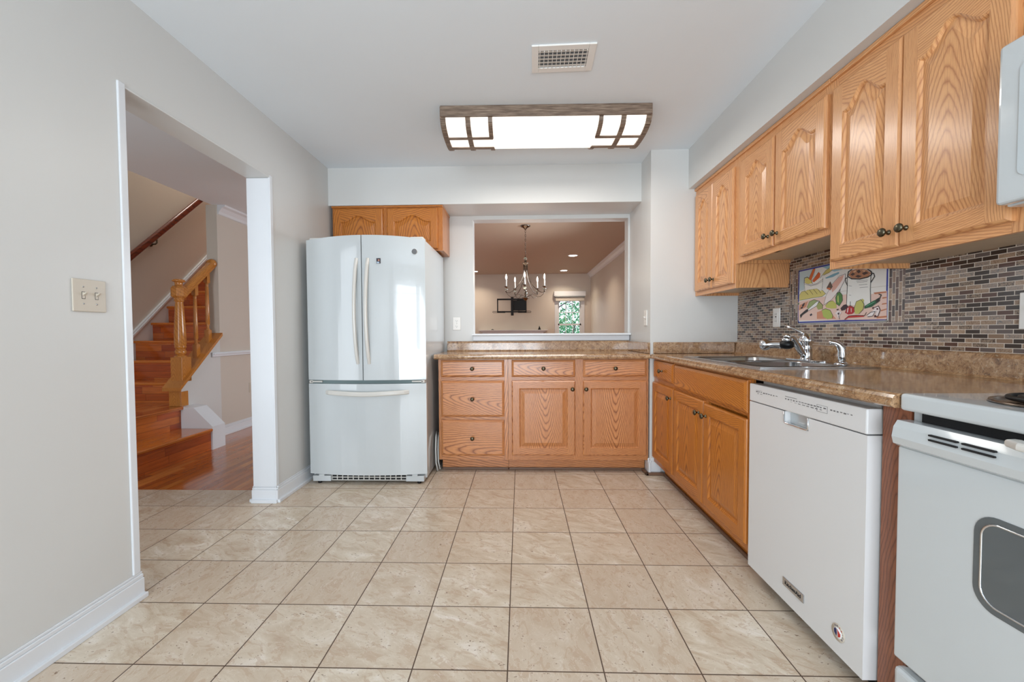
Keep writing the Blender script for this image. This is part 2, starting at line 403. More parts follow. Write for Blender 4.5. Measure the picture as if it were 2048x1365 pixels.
# far wall of the living room with its window hole
WX0, WX1, WZ0, WZ1, FY = .87, 1.40, .62, 1.86, 9.62
b = MB()
b.box(-4.3, WX0, FY, FY+.13, 0, CZ, WALLT); b.box(WX1, 1.62, FY, FY+.13, 0, CZ, WALLT)
b.box(WX0, WX1, FY, FY+.13, WZ1, CZ, WALLT); b.box(WX0, WX1, FY, FY+.13, 0, WZ0, WALLT)
struct('wall_far', b)
b = MB(); b.box(-3.265, -3.15, 4.26, 9.62, 0, CZ, WALLD)
b.prism([(3.75, 0), (4.26, 0), (4.26, 1.035), (3.75, .565)], -3.265, -3.15, WALL, axis='x')
struct('wall_hall', b)
b = MB(); b.box(-3.265, -3.15, 2.5, 8.2, CZ+.14, 4.8, WALLD); struct('wall_stairs_upper', b)
b = MB(); b.box(-4.3, -4.2, .2, 9.62, 0, 4.8, WALLD); struct('wall_stairs', b)
b = MB(); b.box(-4.2, -3.1, 8.1, 8.2, 0, 4.8, WALLD); struct('wall_stairs_end', b)
b = MB(); b.box(-4.2, -1.70, .2, .3, 0, CZ, WALLD); b.box(-4.2, -3.15, .2, .3, CZ, 4.8, WALLD); struct('wall_entry', b)
b = MB(); b.box(-3.265, -3.2, .3, 2.5, CZ, 4.8, WALLD); struct('wall_entry_upper', b)

def basebd(name, pts_fn):
    b = MB(); pts_fn(b); return struct(name, b, .004)
def bb(b, x0, x1, y0, y1, side, h=.105, shoe=True):
    """baseboard on a wall face; side is the direction it sticks out in"""
    sx, sy = side; t = .014
    def slab(d, z0, z1):
        if sx: b.box(x0, x0+sx*d, y0, y1, z0, z1, TRIM)
        else: b.box(x0, x1, y0, y0+sy*d, z0, z1, TRIM)
    slab(t, 0, h-.025); slab(t*.7, h-.025, h-.01); slab(t*.4, h-.01, h)
    if shoe: slab(t+.016, 0, .02)
basebd('baseboard_left', lambda b: bb(b, -1.56, 0, -2.6, 1.63, (1, 0)))
def f(b):
    bb(b, -1.56, 0, 2.56, 3.70, (1, 0)); bb(b, -1.71, -1.545, 2.575, 2.575, (0, -1)); bb(b, -1.70, 0, 2.56, 3.84, (-1, 0))
basebd('baseboard_pillar', f)
basebd('baseboard_hall', lambda b: bb(b, -3.15, 0, 3.91, 9.6, (1, 0)))
def f(b): bb(b, .97, 0, 3.10, 3.20, (-1, 0), .12, False); bb(b, .955, 1.05, 3.13, 3.13, (0, -1), .12, False)
basebd('baseboard_corner', f)
b = MB(); b.box(.93, .955, 3.085, 3.20, 0, .022, SHOE, 'y'); b.box(.93, 1.07, 3.085, 3.112, 0, .022, SHOE, 'x'); struct('trim_1', b, .006)
# jambs of the opening to the hall
b = MB(); b.box(-1.575, -1.553, 1.592, 1.622, .105, 2.062, TRIM); b.box(-1.705, -1.57, 1.612, 1.63, 0, 2.052, TRIM); struct('trim_2', b, .003)
b = MB(); b.box(-1.705, -1.565, 2.566, 2.58, .1, 2.045, TRIM); b.box(-1.566, -1.553, 2.564, 2.592, .104, 2.060, TRIM); struct('trim_3', b, .003)
b = MB(); b.box(-1.705, -1.555, 1.62, 2.58, 2.046, 2.054, WALL); struct('trim_4', b, .002)
# sill and apron of the pass-through
b = MB(); b.box(-.432, .968, 3.655, 3.85, 1.047, 1.064, TRIM); b.box(-.425, .965, 3.70, 3.72, 1.0, 1.047, TRIM); struct('trim_5', b, .004)
# crown mouldings
def crown(name, pts, a0, a1, axis):
    b = MB(); b.prism(pts, a0, a1, TRIM, axis=axis); return struct(name, b)
cw = lambda x, s: [(x, CZ), (x+s*.085, CZ), (x+s*.08, CZ-.018), (x+s*.05, CZ-.03), (x+s*.022, CZ-.065), (x+s*.014, CZ-.09), (x, CZ-.095)]
crown('trim_6', cw(1.62, -1), 3.84, FY, 'y'); crown('trim_7', cw(-3.15, 1), 4.27, FY, 'y')
b = MB(); b.box(-3.15, -3.128, 4.13, FY, .84, .885, TRIM); b.box(-3.15, -3.116, 4.135, FY, .862, .876, TRIM); struct('trim_8', b, .004)
# mosaic splash on the right wall, in its three fields, with the upright strips that frame the painted panel
b = MB()
MX0, MX1 = 1.613, 1.62
b.box(MX0, MX1, 2.54, 3.13, .985, 1.36, MOS); b.box(MX0, MX1, -.2, 1.79, .985, 1.42, MOS); b.box(MX0, MX1, 1.79, 2.54, .985, 1.112, MOS)
b.box(MX0, MX1, 1.79, 2.54, 1.427, 1.5, MOS)
b.box(MX0, MX1, 2.462, 2.54, 1.112, 1.427, MOSV); b.box(MX0, MX1, 1.79, 1.872, 1.112, 1.427, MOSV)
tagit(struct('wall_mosaic', b))

# ------------------------------------------------------------------ pass-through view: window of the living room
b = MB(); y0 = FY-.012
b.box(WX0-.075, WX0, y0, FY, WZ0-.07, WZ1+.07, TRIM); b.box(WX1, WX1+.075, y0, FY, WZ0-.07, WZ1+.07, TRIM)
b.box(WX0-.075, WX1+.075, y0, FY, WZ1, WZ1+.07, TRIM); b.box(WX0-.1, WX1+.1, y0-.02, FY, WZ0-.03, WZ0, TRIM)
fr = MB()
zm = 1.235
for z0, z1, yy in ((zm, WZ1, FY+.05), (WZ0, zm+.03, FY+.02)):
    b.box(WX0, WX0+.03, yy, yy+.03, z0, z1, TRIM); b.box(WX1-.03, WX1, yy, yy+.03, z0, z1, TRIM)
    b.box(WX0, WX1, yy, yy+.03, z1-.035, z1, TRIM); b.box(WX0, WX1, yy, yy+.03, z0, z0+.035, TRIM)
    for k in (1, 2):
        x = WX0+.03+(WX1-WX0-.06)*k/3; b.box(x-.007, x+.007, yy+.008, yy+.022, z0, z1, TRIM)
    for k in (1,): zz = z0+(z1-z0)*(.5 if z0 < zm else .47); b.box(WX0, WX1, yy+.008, yy+.022, zz-.007, zz+.007, TRIM)
struct('window_1', b)

b = MB()  # frame added around the dining fill light, the wall has no opening behind it
for y in (3.95, 4.72, 5.49): b.box(1.565, 1.62, y, y+.06, .62, 2.06, TRIM)
for z in (.62, 1.32, 2.0): b.box(1.565, 1.62, 3.95, 5.55, z, z+.06, TRIM)
struct('dining_fill_frame', b)

# ------------------------------------------------------------------ cabinets
HP = math.pi/2
def knob_mb():
    b = MB(); b.lathe([(0, 0), (.009, 0), (.008, -.003), (.005, -.006), (.0045, -.013), (.009, -.018), (.0145, -.021), (.0155, -.025), (.012, -.030), (.005, -.032), (0, -.0325)], (0, 0, 0), BRONZE, axis='y', n=18)
    return b
_k = []
def knob(parent, u, d, z, s=1.0, name='knob'):
    if not _k:
        o = knob_mb().build(name, parent); _k.append(o.data)
    else:
        o = bpy.data.objects.new(name, _k[0]); C.objects.link(o); o.parent = parent
    o.location = (u, d, z); o.scale = (s, s, s)
    return o
def arch_z(t, A):
    t = abs(t)
    return 0 if t > .88 else A*.5*(1+math.cos(PI*t/.88))
def door_mb(w, h, m, arch=0, st=.057, T=.02):
    """raised panel door: u across, v up, front face at y = -T"""
    b = MB(); e = .008
    def contour(ins, dep):
        P = []; x0, x1, z0, zt = st+ins, w-st-ins, st+ins, h-st-arch-ins
        P += [(x0, z0), (x1, z0)]
        if arch:
            N = 22
            hw = (w-2*st)/2
            for i in range(N+1):
                t = 1-2*i/N; x = w/2+t*(hw-ins); z = zt+arch_z(t, arch)
                P.append((x, z))
        else: P += [(x1, zt), (x0, zt)]
        return [(x, dep, z) for x, z in P]
    c = [contour(0, -T), contour(.005, -T+.003), contour(.010, -T+.010), contour(.013, -T+.010), contour(.040, -T+.002)]
    n = len(c[0])
    # frame boards on the face
    def q(pts, g, uc):
        v0 = random.uniform(0, 3)
        if g == 'z': uv = [(uc+p[0], v0+p[2]) for p in pts]
        else: uv = [(uc+p[2], v0+p[0]) for p in pts]
        b.face(pts, m, uv)
    us = [random.uniform(.13, .3)*random.choice((-1, 1)) for _ in range(4)]
    q([(e, -T, e), (st, -T, e), (st, -T, h-e), (e, -T, h-e)], 'z', us[0])
    q([(w-st, -T, e), (w-e, -T, e), (w-e, -T, h-e), (w-st, -T, h-e)], 'z', us[1])
    q([(st, -T, e), (w-st, -T, e), (w-st, -T, st), (st, -T, st)], 'x', us[2]-.1)
    if arch:
        top = c[0][2:]; v0 = random.uniform(0, 3)
        for a, d in zip(top, top[1:]):
            pts = [a, (a[0], -T, h-e), (d[0], -T, h-e), d]
            b.face(pts, m, [(us[3]*.4+p[2]-h, v0+p[0]) for p in pts])
    else: q([(st, -T, h-st), (w-st, -T, h-st), (w-st, -T, h-e), (st, -T, h-e)], 'x', us[3]-h)
    # moulded sticking and raised panel
    uc = random.uniform(-.03, .03); v0 = random.uniform(0, 3)
    for A, B in zip(c, c[1:]):
        for i in range(n):
            j = (i+1) % n; pts = [A[i], A[j], B[j], B[i]]
            b.face(pts, m, [(uc+.0+p[0]-w/2, v0+p[2]) for p in pts])
    b.face(c[-1], m, [(uc+p[0]-w/2, v0+p[2]) for p in c[-1]])
    # outer eased edge, sides, back
    O = [[(e, -T, e), (w-e, -T, e), (w-e, -T, h-e), (e, -T, h-e)], [(.002, -T+.005, .002), (w-.002, -T+.005, .002), (w-.002, -T+.005, h-.002), (.002, -T+.005, h-.002)],
         [(0, -T+.009, 0), (w, -T+.009, 0), (w, -T+.009, h), (0, -T+.009, h)], [(0, 0, 0), (w, 0, 0), (w, 0, h), (0, 0, h)]]
    for A, B in zip(O, O[1:]):
        for i in range(4):
            j = (i+1) % 4; pts = [A[i], A[j], B[j], B[i]]
            g = i in (1, 3)
            b.face(pts, m, [((.2+p[0]+p[1], p[2]) if g else (.2+p[2]+p[1], p[0])) for p in pts])
    b.face(O[-1][::-1], m)
    return b
def drawer_mb(w, h, m, T=.02):
    b = MB(); e = .016; us = random.uniform(-.09, .09); v0 = random.uniform(0, 3)
    O = [[(e, -T, e), (w-e, -T, e), (w-e, -T, h-e), (e, -T, h-e)], [(.003, -T+.006, .003), (w-.003, -T+.006, .003), (w-.003, -T+.006, h-.003), (.003, -T+.006, h-.003)],
         [(0, -T+.010, 0), (w, -T+.010, 0), (w, -T+.010, h), (0, -T+.010, h)], [(0, 0, 0), (w, 0, 0), (w, 0, h), (0, 0, h)]]
    b.face(O[0], m, [(us+(p[2]-h/2)*1.1+p[0]*.16, v0+p[0]) for p in O[0]])
    for A, B in zip(O, O[1:]):
        for i in range(4):
            j = (i+1) % 4; pts = [A[i], A[j], B[j], B[i]]
            b.face(pts, m, [(.2+p[2]+p[1], v0+p[0]+p[1]) for p in pts])
    b.face(O[-1][::-1], m)
    return b
def add_door(t, u0, u1, z0, z1, m, arch=0, knob_at=None, name='door'):
    o = door_mb(u1-u0, z1-z0, m, arch).build(name, t); o.location = (u0, 0, z0)
    if knob_at: knob(o, knob_at[0]-u0, -.02, knob_at[1]-z0)
    return o
def add_drawer(t, u0, u1, z0, z1, m, kn=True):
    o = drawer_mb(u1-u0, z1-z0, m).build('drawer' if kn else 'false_drawer_front', t); o.location = (u0, 0, z0)
    if kn: knob(o, (u1-u0)/2, -.02, (z1-z0)/2)
    return o
def carcass(t, W, D, z0, z1, m, stiles, rails, kick=None, inner=None, ztop=None):
    """stiles: (u0, u1) uprights; rails: (u0, u1, z0, z1) of the face frame"""
    b = MB(); b.box(.003, W-.003, .018, D, z0+.002, ztop or z1, inner or m, 'z'); b.build('cabinet_box', t)
    f_ = MB()
    for a, c in stiles: f_.box(a, c, 0, .018, z0, z1, m, 'z')
    for a, c, p, q_ in rails: f_.box(a, c, .0005, .0175, p, q_, m, 'x')
    f_.build('face_frame', t)
    if kick:
        k = MB(); k.box(kick[0], kick[1], .072, .085, 0, z0, m, 'x'); k.build('toe_kick', t)
        k = MB(); k.box(kick[0], kick[1], .058, .072, 0, .02, SHOE, 'x'); k.build('shoe_moulding', t, bevel=.005)
# peninsula of three drawers and a two door cabinet under the pass-through
PX = -.627
t = thing('drawer_cabinet', 'oak base cabinet of three stacked drawers beside the refrigerator, under the pass-through', 'cabinet', (PX, 3.145, 0))
carcass(t, .53, .565, .1, .872, OAKP, [(0, .022), (.50, .53)], [(.022, .50, .845, .872), (.022, .50, .70, .74), (.022, .50, .405, .437), (.022, .50, .1, .138)], (.012, .53))
add_drawer(t, .021, .502, .736, .866, OAKP); add_drawer(t, .020, .502, .433, .708, OAKP); add_drawer(t, .018, .501, .133, .408, OAKP)
t = thing('base_cabinet', 'oak base cabinet with two drawers over two raised panel doors below the pass-through', 'cabinet', (PX+.532, 3.145, 0))
W = 1.058
carcass(t, W, .565, .1, .872, OAKP, [(0, .04), (.50, .575), (1.035, W)], [(.04, .50, .845, .872), (.575, 1.035, .845, .872), (.04, .50, .70, .74), (.575, 1.035, .70, .74), (.04, 1.035, .1, .138)], (0, W-.005))
add_drawer(t, .027, .507, .736, .866, OAKP); add_drawer(t, .565, 1.042, .736, .866, OAKP)
add_door(t, .027, .507, .138, .708, OAKP, knob_at=(.484, .645)); add_door(t, .565, 1.044, .138, .708, OAKP, knob_at=(.586, .645))
# right run, fronts face the room (-x)
def rthing(name, label, cat, xf, yfar, z=0, group=None): return thing(name, label, cat, (xf, yfar, z), -HP, group)
t = rthing('base_cabinet', 'narrow oak base cabinet with one drawer and one door in the far right corner', 'cabinet', 1.0, 3.122)
carcass(t, .432, .60, .1, .872, OAKD, [(0, .03), (.41, .432)], [(.03, .41, .845, .872), (.03, .41, .70, .74), (.03, .41, .1, .14)], (.03, .432))
add_drawer(t, .032, .424, .734, .866, OAKD); add_door(t, .012, .418, .137, .703, OAKD, knob_at=(.392, .637))
t = rthing('sink_cabinet', 'oak sink base cabinet with a wide false drawer front above two doors', 'cabinet', 1.0, 2.689)
W = .872
carcass(t, W, .60, .1, .872, OAKD, [(0, .03), (.42, .46), (W-.03, W)], [(.03, W-.03, .845, .872), (.03, W-.03, .70, .74), (.03, W-.03, .1, .14)], (0, W), ztop=.725)
add_drawer(t, .008, .862, .716, .862, OAKD, False)
add_door(t, .008, .432, .135, .700, OAKD, knob_at=(.39, .628)); add_door(t, .443, .862, .135, .690, OAKD, knob_at=(.476, .625))
# brown filler panel between dishwasher and stove
b = MB(); b.box(1.02, 1.60, 1.105, 1.190, 0, .872, BROWNP, 'z', u0=.02)
tagit(b.build('filler_panel'), 'upright brown wooden panel between the dishwasher and the stove', 'panel')
# upper cabinets
def upper(name, label, yfar, W, z0, doors, stiles, knobs, arch=.055, ztop=2.063):
    t = rthing(name, label, 'cabinet', 1.30, yfar)
    b = MB(); b.box(.017, W-.017, .018, .32, z0+.022, 2.121, PALE, 'z')
    b.box(0, .016, .019, .319, z0+.002, 2.12, OAK, 'z', u0=0); b.box(W-.016, W, .019, .319, z0+.002, 2.12, OAK, 'z', u0=.01); b.build('cabinet_box', t)
    f_ = MB()
    for a, c in stiles: f_.box(a, c, 0, .018, z0, 2.122, OAK, 'z')
    f_.box(stiles[0][1], stiles[-1][0], .0005, .0175, z0, z0+.045, OAK, 'x'); f_.box(stiles[0][1], stiles[-1][0], .0005, .0175, 2.055, 2.122, OAK, 'x')
    f_.build('face_frame', t, bevel=.001)
    b = MB(); b.box(0, W, -.012, .012, 2.104, 2.124, OAK, 'x'); b.build('top_moulding', t, bevel=.004)
    for (a, c), k in zip(doors, knobs):
        o = door_mb(c-a, ztop-z0-.03, OAK, arch).build('door', t); o.location = (a, 0, z0+.03)
        if k: knob(o, k-a, -.02, .055, 1.0)
    return t
upper('wall_cabinet', 'tall narrow upper oak cabinet with two slim arched doors at the far corner', 3.128, .578, 1.335, [(.03, .300), (.302, .570)], [(0, .035), (.55, .578)], [.270, .330], .05)
upper('wall_cabinet', 'short upper oak cabinet with two arched doors above the sink', 2.549, .760, 1.478, [(.075, .388), (.403, .748)], [(0, .09), (.37, .42), (.72, .76)], [.355, .430], .055)
upper('wall_cabinet', 'large upper oak cabinet with two arched doors beside the microwave', 1.788, .688, 1.330, [(.022, .333), (.335, .655)], [(0, .035), (.645, .688)], [.300, .365], .062)
t = rthing('wall_cabinet', 'small upper oak cabinet partly seen above the microwave', 'cabinet', 1.30, 1.098)
b = MB(); b.box(0, .76, .018, .32, 1.80, 2.122, OAK, 'z'); b.build('cabinet_box', t)
f_ = MB(); f_.box(0, .76, 0, .018, 1.79, 2.122, OAK, 'z'); f_.build('face_frame', t)
add_door(t, .03, .375, 1.815, 2.063, OAK, .04); add_door(t, .385, .73, 1.815, 2.063, OAK, .04)
# cabinet above the refrigerator; the shade on it is put in by darker oak
t = thing('wall_cabinet', 'wide upper oak cabinet with two arched doors above the refrigerator', 'cabinet', (-1.535, 3.39, 0))
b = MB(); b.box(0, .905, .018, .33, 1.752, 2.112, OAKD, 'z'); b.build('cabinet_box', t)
f_ = MB()
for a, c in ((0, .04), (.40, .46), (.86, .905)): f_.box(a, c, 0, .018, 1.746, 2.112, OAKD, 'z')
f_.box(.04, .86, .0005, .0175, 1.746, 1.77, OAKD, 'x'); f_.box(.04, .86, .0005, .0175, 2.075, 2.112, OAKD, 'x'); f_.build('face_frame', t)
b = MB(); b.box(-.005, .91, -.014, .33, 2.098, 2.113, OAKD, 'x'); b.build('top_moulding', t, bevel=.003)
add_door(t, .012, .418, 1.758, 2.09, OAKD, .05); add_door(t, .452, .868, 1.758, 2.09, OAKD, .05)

# ------------------------------------------------------------------ countertops
def counter_profile(front, back, z1=.91, t=.038):
    """edge profile in (across, z): front nose with a step, then back splash"""
    s = 1 if back > front else -1
    P = [(front+s*.012, z1-t), (front+s*.003, z1-t+.005), (front, z1-t+.012), (front+s*.003, z1-t+.019), (front+s*.006, z1-.018), (front+s*.006, z1-.012), (front+s*.012, z1-.004), (front+s*.022, z1),
         (back-s*.05, z1), (back-s*.032, z1+.002), (back-s*.026, z1+.01), (back-s*.023, z1+.07), (back-s*.020, z1+.082), (back-s*.012, z1+.087), (back, z1+.087), (back, z1-t)]
    return P
t = thing('countertop', 'brown speckled countertop of the short run under the pass-through', 'countertop', (0, 0, 0))
b = MB(); b.prism(counter_profile(3.105, 3.715), -.655, .966, GRAN, axis='x'); b.build('worktop', t)
b = MB(); b.box(.948, .968, 3.12, 3.69, .911, .994, GRAN); b.build('side_splash', t, bevel=.003)
# long counter with a hole for the sink: two full slabs and two rails around the hole
SX0, SX1, SY0, SY1 = 1.075, 1.515, 1.86, 2.66
t = thing('countertop', 'long brown speckled countertop with the sink set into it', 'countertop', (0, 0, 0))
P = counter_profile(.965, 1.612)
b = MB()
b.prism(P, 1.106, SY0, GRAN, axis='y'); b.prism(P, SY1, 3.128, GRAN, axis='y')
fr_ = [p for p in P[:8]]+[(SX0, .91), (SX0, .872)]
b.prism(fr_, SY0, SY1, GRAN, axis='y')
bk = [(SX1, .872), (SX1, .91)]+P[8:]
b.prism(bk, SY0, SY1, GRAN, axis='y'); b.build('worktop', t)
b = MB(); b.box(.99, 1.585, 3.108, 3.128, .911, .995, GRAN); b.build('side_splash', t, bevel=.004)

# ------------------------------------------------------------------ sink and taps
t = thing('kitchen_sink', 'double bowl stainless steel sink in the long counter', 'sink', (0, 0, 0))
b = MB()
def ringpts(x0, x1, y0, y1, r, z): return [(p[0], p[1], z) for p in rounded(x0, x1, y0, y1, r)]
zr = .916
def rim():
    # deck: outer rounded sheet with two bowl holes, made from strips
    bm_ = MB(); xs = [1.045, 1.085, 1.465, 1.56]; ys = [1.835, 1.885, 2.245, 2.275, 2.635, 2.685]
    for i in range(3):
        for j in range(5):
            if i == 1 and j in (1, 3): continue
            bm_.box(xs[i]-.0002, xs[i+1]+.0002, ys[j]-.0002, ys[j+1]+.0002, .9105, zr, STEEL)
    return bm_
rim().build('rim', t)
for y0, y1 in ((2.275, 2.635), (1.885, 2.245)):
    b = MB()
    R = [ringpts(1.078, 1.472, y0-.007, y1+.007, .05, zr+.0012), ringpts(1.085, 1.465, y0, y1, .06, zr), ringpts(1.09, 1.46, y0+.005, y1-.005, .06, zr-.008), ringpts(1.10, 1.45, y0+.015, y1-.015, .06, .76), ringpts(1.12, 1.43, y0+.035, y1-.035, .05, .742)]
    b.loft(R, STEEL, cap=False); b.face(R[-1], STEEL)
    b.build('bowl', t)
    b = MB(); b.lathe([(0, .0), (.035, 0), (.042, .004), (.045, .001)], (1.275, (y0+y1)/2, .743), CHROME); b.build('drain', t)
FXc, FYc = 1.512, 2.235
t = thing('faucet', 'chrome kitchen faucet with lever handle and filter on its spout behind the sink', 'faucet', (FXc, FYc, .916))
b = MB(); b.prism([(p[0], p[1]) for p in rounded(-.028, .028, -.125, .125, .027)], 0, .008, CHROME, axis='z'); b.build('deck_plate', t, bevel=.003)
b = MB(); b.lathe([(.03, .008), (.026, .012), (.0235, .02), (.0235, .075), (.0245, .078), (.0235, .081), (.0235, .11), (.030, .122), (.031, .135), (.026, .155), (.016, .172), (.006, .18), (0, .181)], (0, 0, 0), CHROME, n=28); b.build('body', t)
b = MB(); b.tube([(-.008, 0, .165), (-.02, .012, .188), (-.035, .035, .208), (-.045, .062, .222), (-.05, .085, .236)], [.008, .0075, .007, .0075, .006], CHROME); b.build('lever', t)
b = MB(); b.tube([(-.012, -.004, .03), (-.03, -.012, .055), (-.06, -.028, .1), (-.09, -.043, .142), (-.108, -.05, .158), (-.122, -.057, .158), (-.13, -.06, .148)], [.014, .015, .0155, .016, .0165, .017, .0165], CHROME, n=16); b.build('spout', t)
b = MB(); b.lathe([(.017, 0), (.019, -.004), (.019, -.022), (.015, -.026), (0, -.026)], (0, 0, 0), CHROME, n=18); f1 = b.build('filter', t); f1.location = (-.13, -.06, .15)
b = MB(); b.lathe([(0, -.028), (.018, -.026), (.027, -.015), (.029, .0), (.026, .018), (.018, .026), (0, .027)], (0, 0, 0), BLACK, axis='y', n=20); o = b.build('filter_valve', f1); o.location = (.0, .0, -.042); o.rotation_euler = (0, 0, .7)
b = MB(); b.lathe([(0, 0), (.022, .002), (.024, .01), (.023, .03), (.024, .055), (.034, .062), (.038, .078), (.034, .088), (0, .089)], (0, 0, 0), CHROME, axis='y', n=24); o = b.build('filter_cartridge', f1); o.location = (-.008, .010, -.044); o.rotation_euler = (0, .0, .7)
t.scale = (1.12, 1.12, .82)
t = thing('side_sprayer', 'short chrome hand sprayer standing right of the faucet', 'sprayer', (1.50, 1.975, .916)); t.scale = (1.05, 1.05, .76)
b = MB(); b.lathe([(0, 0), (.029, 0), (.029, .004), (.022, .012), (.018, .018), (.0, .018)], (0, 0, 0), CHROME); b.build('holder', t)
b = MB(); b.tube([(0, 0, .016), (0, 0, .05), (0, .001, .085), (-.002, .003, .105), (-.008, .007, .122), (-.019, .014, .133), (-.031, .022, .136), (-.038, .027, .133)], [.014, .015, .0155, .0165, .0165, .0155, .014, .013], CHROME, n=16); b.build('spray_head', t)

# ------------------------------------------------------------------ refrigerator
t = thing('refrigerator', 'white french door refrigerator with a bottom freezer drawer', 'refrigerator', (-1.088, 2.94, 0))
HW = .421
def bowed(u0, u1, z0, z1, m, bow=.045, y0=-.035):
    P = []; n = 14
    for i in range(n+1):
        u = u0+(u1-u0)*i/n; P.append((u, y0-bow*(1-(u/HW)**2)))
    P += [(u1, -.004), (u0, -.004)]
    b_ = MB(); b_.prism(P, z0, z1, m, axis='z'); 
    return b_
b = MB(); b.box(-.412, .412, 0, .72, .03, 1.735, ENAMEL); b.build('body', t, bevel=.004)
def fridge_door(u0, u1, hx):
    dm = bowed(u0, u1, .745, 1.755, ENAMEL)
    dm.v = [(p[0], p[1], p[2]-.024*(p[0]/HW)**2 if p[2] > 1.7 else p[2]) for p in dm.v]
    d = dm.build('door', t, bevel=.006)
    y = -.035-.045*(1-(hx/HW)**2)
    h_ = MB(); P = []; n = 16
    for i in range(n+1):
        k = i/n; z = .862+(1.592-.862)*k; e = math.sin(PI*k)**.6 if 0 < k < 1 else 0
        P.append((hx+(.008*math.sin(PI*k)*(-1 if hx < 0 else -1)), y+.004-.042*e, z))
    h_.tube(P, 0, HANDLEW, prof=[(q[0], q[1]) for q in rounded(-.013, .013, -.011, .011, .009, 3)]); h_.build('handle', d)
    return d
SU = -.012
dl = fridge_door(-HW, SU-.003, -.047); dr = fridge_door(SU+.003, HW, .033)
fz = bowed(-HW, HW, .072, .718, ENAMEL).build('freezer_drawer', t, bevel=.006)
h_ = MB(); P = []
for i in range(21):
    k = i/20; u = -.282+.58*k; e = min(1, math.sin(PI*k)**.5) if 0 < k < 1 else 0
    P.append((u, -.035-.045*(1-(u/HW)**2)+.006-.045*e, .655+.004*math.cos(2*PI*k)))
h_.tube(P, 0, HANDLEW, prof=[(q[0], q[1]) for q in rounded(-.011, .011, -.016, .016, .009, 3)]); h_.build('handle', fz)
b = MB(); b.box(-.405, .405, -.03, -.001, .718, .745, plain('grey door seal', S(120, 136, 136), .6)); b.build('gap_seal', t)
for s in (-1, 1):
    b = MB(); b.box(s*.36-.04, s*.36+.04, -.045, -.002, .727, .738, HANDLEW); b.box(s*.40-.012, s*.40+.012, -.045, -.02, .722, .742, HANDLEW); b.build('middle_hinge', t, bevel=.002)
    b = MB(); b.box(s*.36-.045, s*.36+.045, -.02, .06, 1.736, 1.752, HANDLEW); b.build('hinge_cover', t, bevel=.004)
    b = MB(); b.box(s*.335-.065, s*.335+.065, -.045, .02, .018, .058, ENAMEL); b.box(s*.335-.02, s*.335+.02, -.05, -.03, .055, .07, ENAMEL); b.build('foot_bracket', t, bevel=.003)
    b = MB(); b.lathe([(0, 0), (.014, 0), (.014, .012), (.006, .014), (.006, .03)], (s*.36, -.02, 0), BLACK, n=14); b.build('levelling_foot', t)
b = MB()
b.box(-.27, .27, -.02, 0, .02, .066, DARK)
for k in range(15): u = -.27+.54*k/14; b.box(u-.003, u+.003, -.028, -.02, .02, .066, HANDLEW)
for z in (.022, .042, .062): b.box(-.27, .27, -.029, -.021, z-.003, z+.003, HANDLEW)
b.build('toe_grille', t)
u = .352; y = -.035-.045*(1-(u/HW)**2)
b = MB(); b.lathe([(0, -.002), (.018, -.002), (.02, 0)], (u, y-.001, 1.642), PLATE, axis='y', n=26)
o = b.build('round_badge', dr)
b = MB(); b.lathe([(.0165, -.004), (.0185, -.004), (.0185, -.002), (.0165, -.002)], (u, y-.001, 1.642), GREYP, axis='y', n=26)
for k in range(8):
    a = 2*PI*k/8+.3; c_, s_ = math.cos(a), math.sin(a)
    b.tube([(u+.0125*c_, y-.0042, 1.642+.0125*s_), (u+.0145*math.cos(a+.35), y-.0042, 1.642+.0145*math.sin(a+.35)), (u+.0118*math.cos(a+.6), y-.0042, 1.642+.0118*math.sin(a+.6))], .0007, GREYP, n=5)
b.build('badge_ring', o)
text('badge_monogram', 'GE', .016, (u, y-.0045, 1.6415), (HP, 0, 0), BLACK, o, .0004)
# magnet on the right door
u = .108; y = -.035-.045*(1-(u/HW)**2)
t2 = thing('fridge_magnet', 'tiny photo magnet on the right refrigerator door', 'magnet', (-1.088+u, 2.94+y-.002, 1.575))
b = MB(); b.box(-.014, .014, -.003, .0015, -.018, .018, plain('dark photo', S(60, 52, 60), .4)); b.build('card', t2)
b = MB(); b.lathe([(0, -.0042), (.006, -.0042), (.006, -.003)], (.002, 0, .004), plain('photo skin tone', S(206, 150, 130), .5), axis='y', n=14)
b.box(-.011, .006, -.0042, -.003, -.017, -.006, plain('photo shirt', S(178, 196, 214), .5)); b.build('picture', t2)
# hose behind
b = MB(); P = [(-.662, 3.22, .30), (-.655, 3.16, .27), (-.652, 3.13, .18), (-.65, 3.13, .08), (-.643, 3.15, .015), (-.645, 3.25, .012), (-.655, 3.4, .015)]
b.tube(P, .006, RUBBER); b.tube([(p[0]+.012, p[1]+.03, p[2]*.94+.002) for p in P], .006, RUBBER)
tagit(b.build('water_hose'), 'looped pale hose hanging in the gap right of the refrigerator', 'hose')

# ------------------------------------------------------------------ dishwasher
t = rthing('dishwasher', 'white dishwasher under the long counter between sink cabinet and stove', 'dishwasher', .985, 1.803)
b = MB(); b.box(.012, .59, .05, .58, .09, .86, SATIN); b.build('tub', t)
PW = .604
b = MB()
hx0, hx1, hz0 = .232, .364, .730
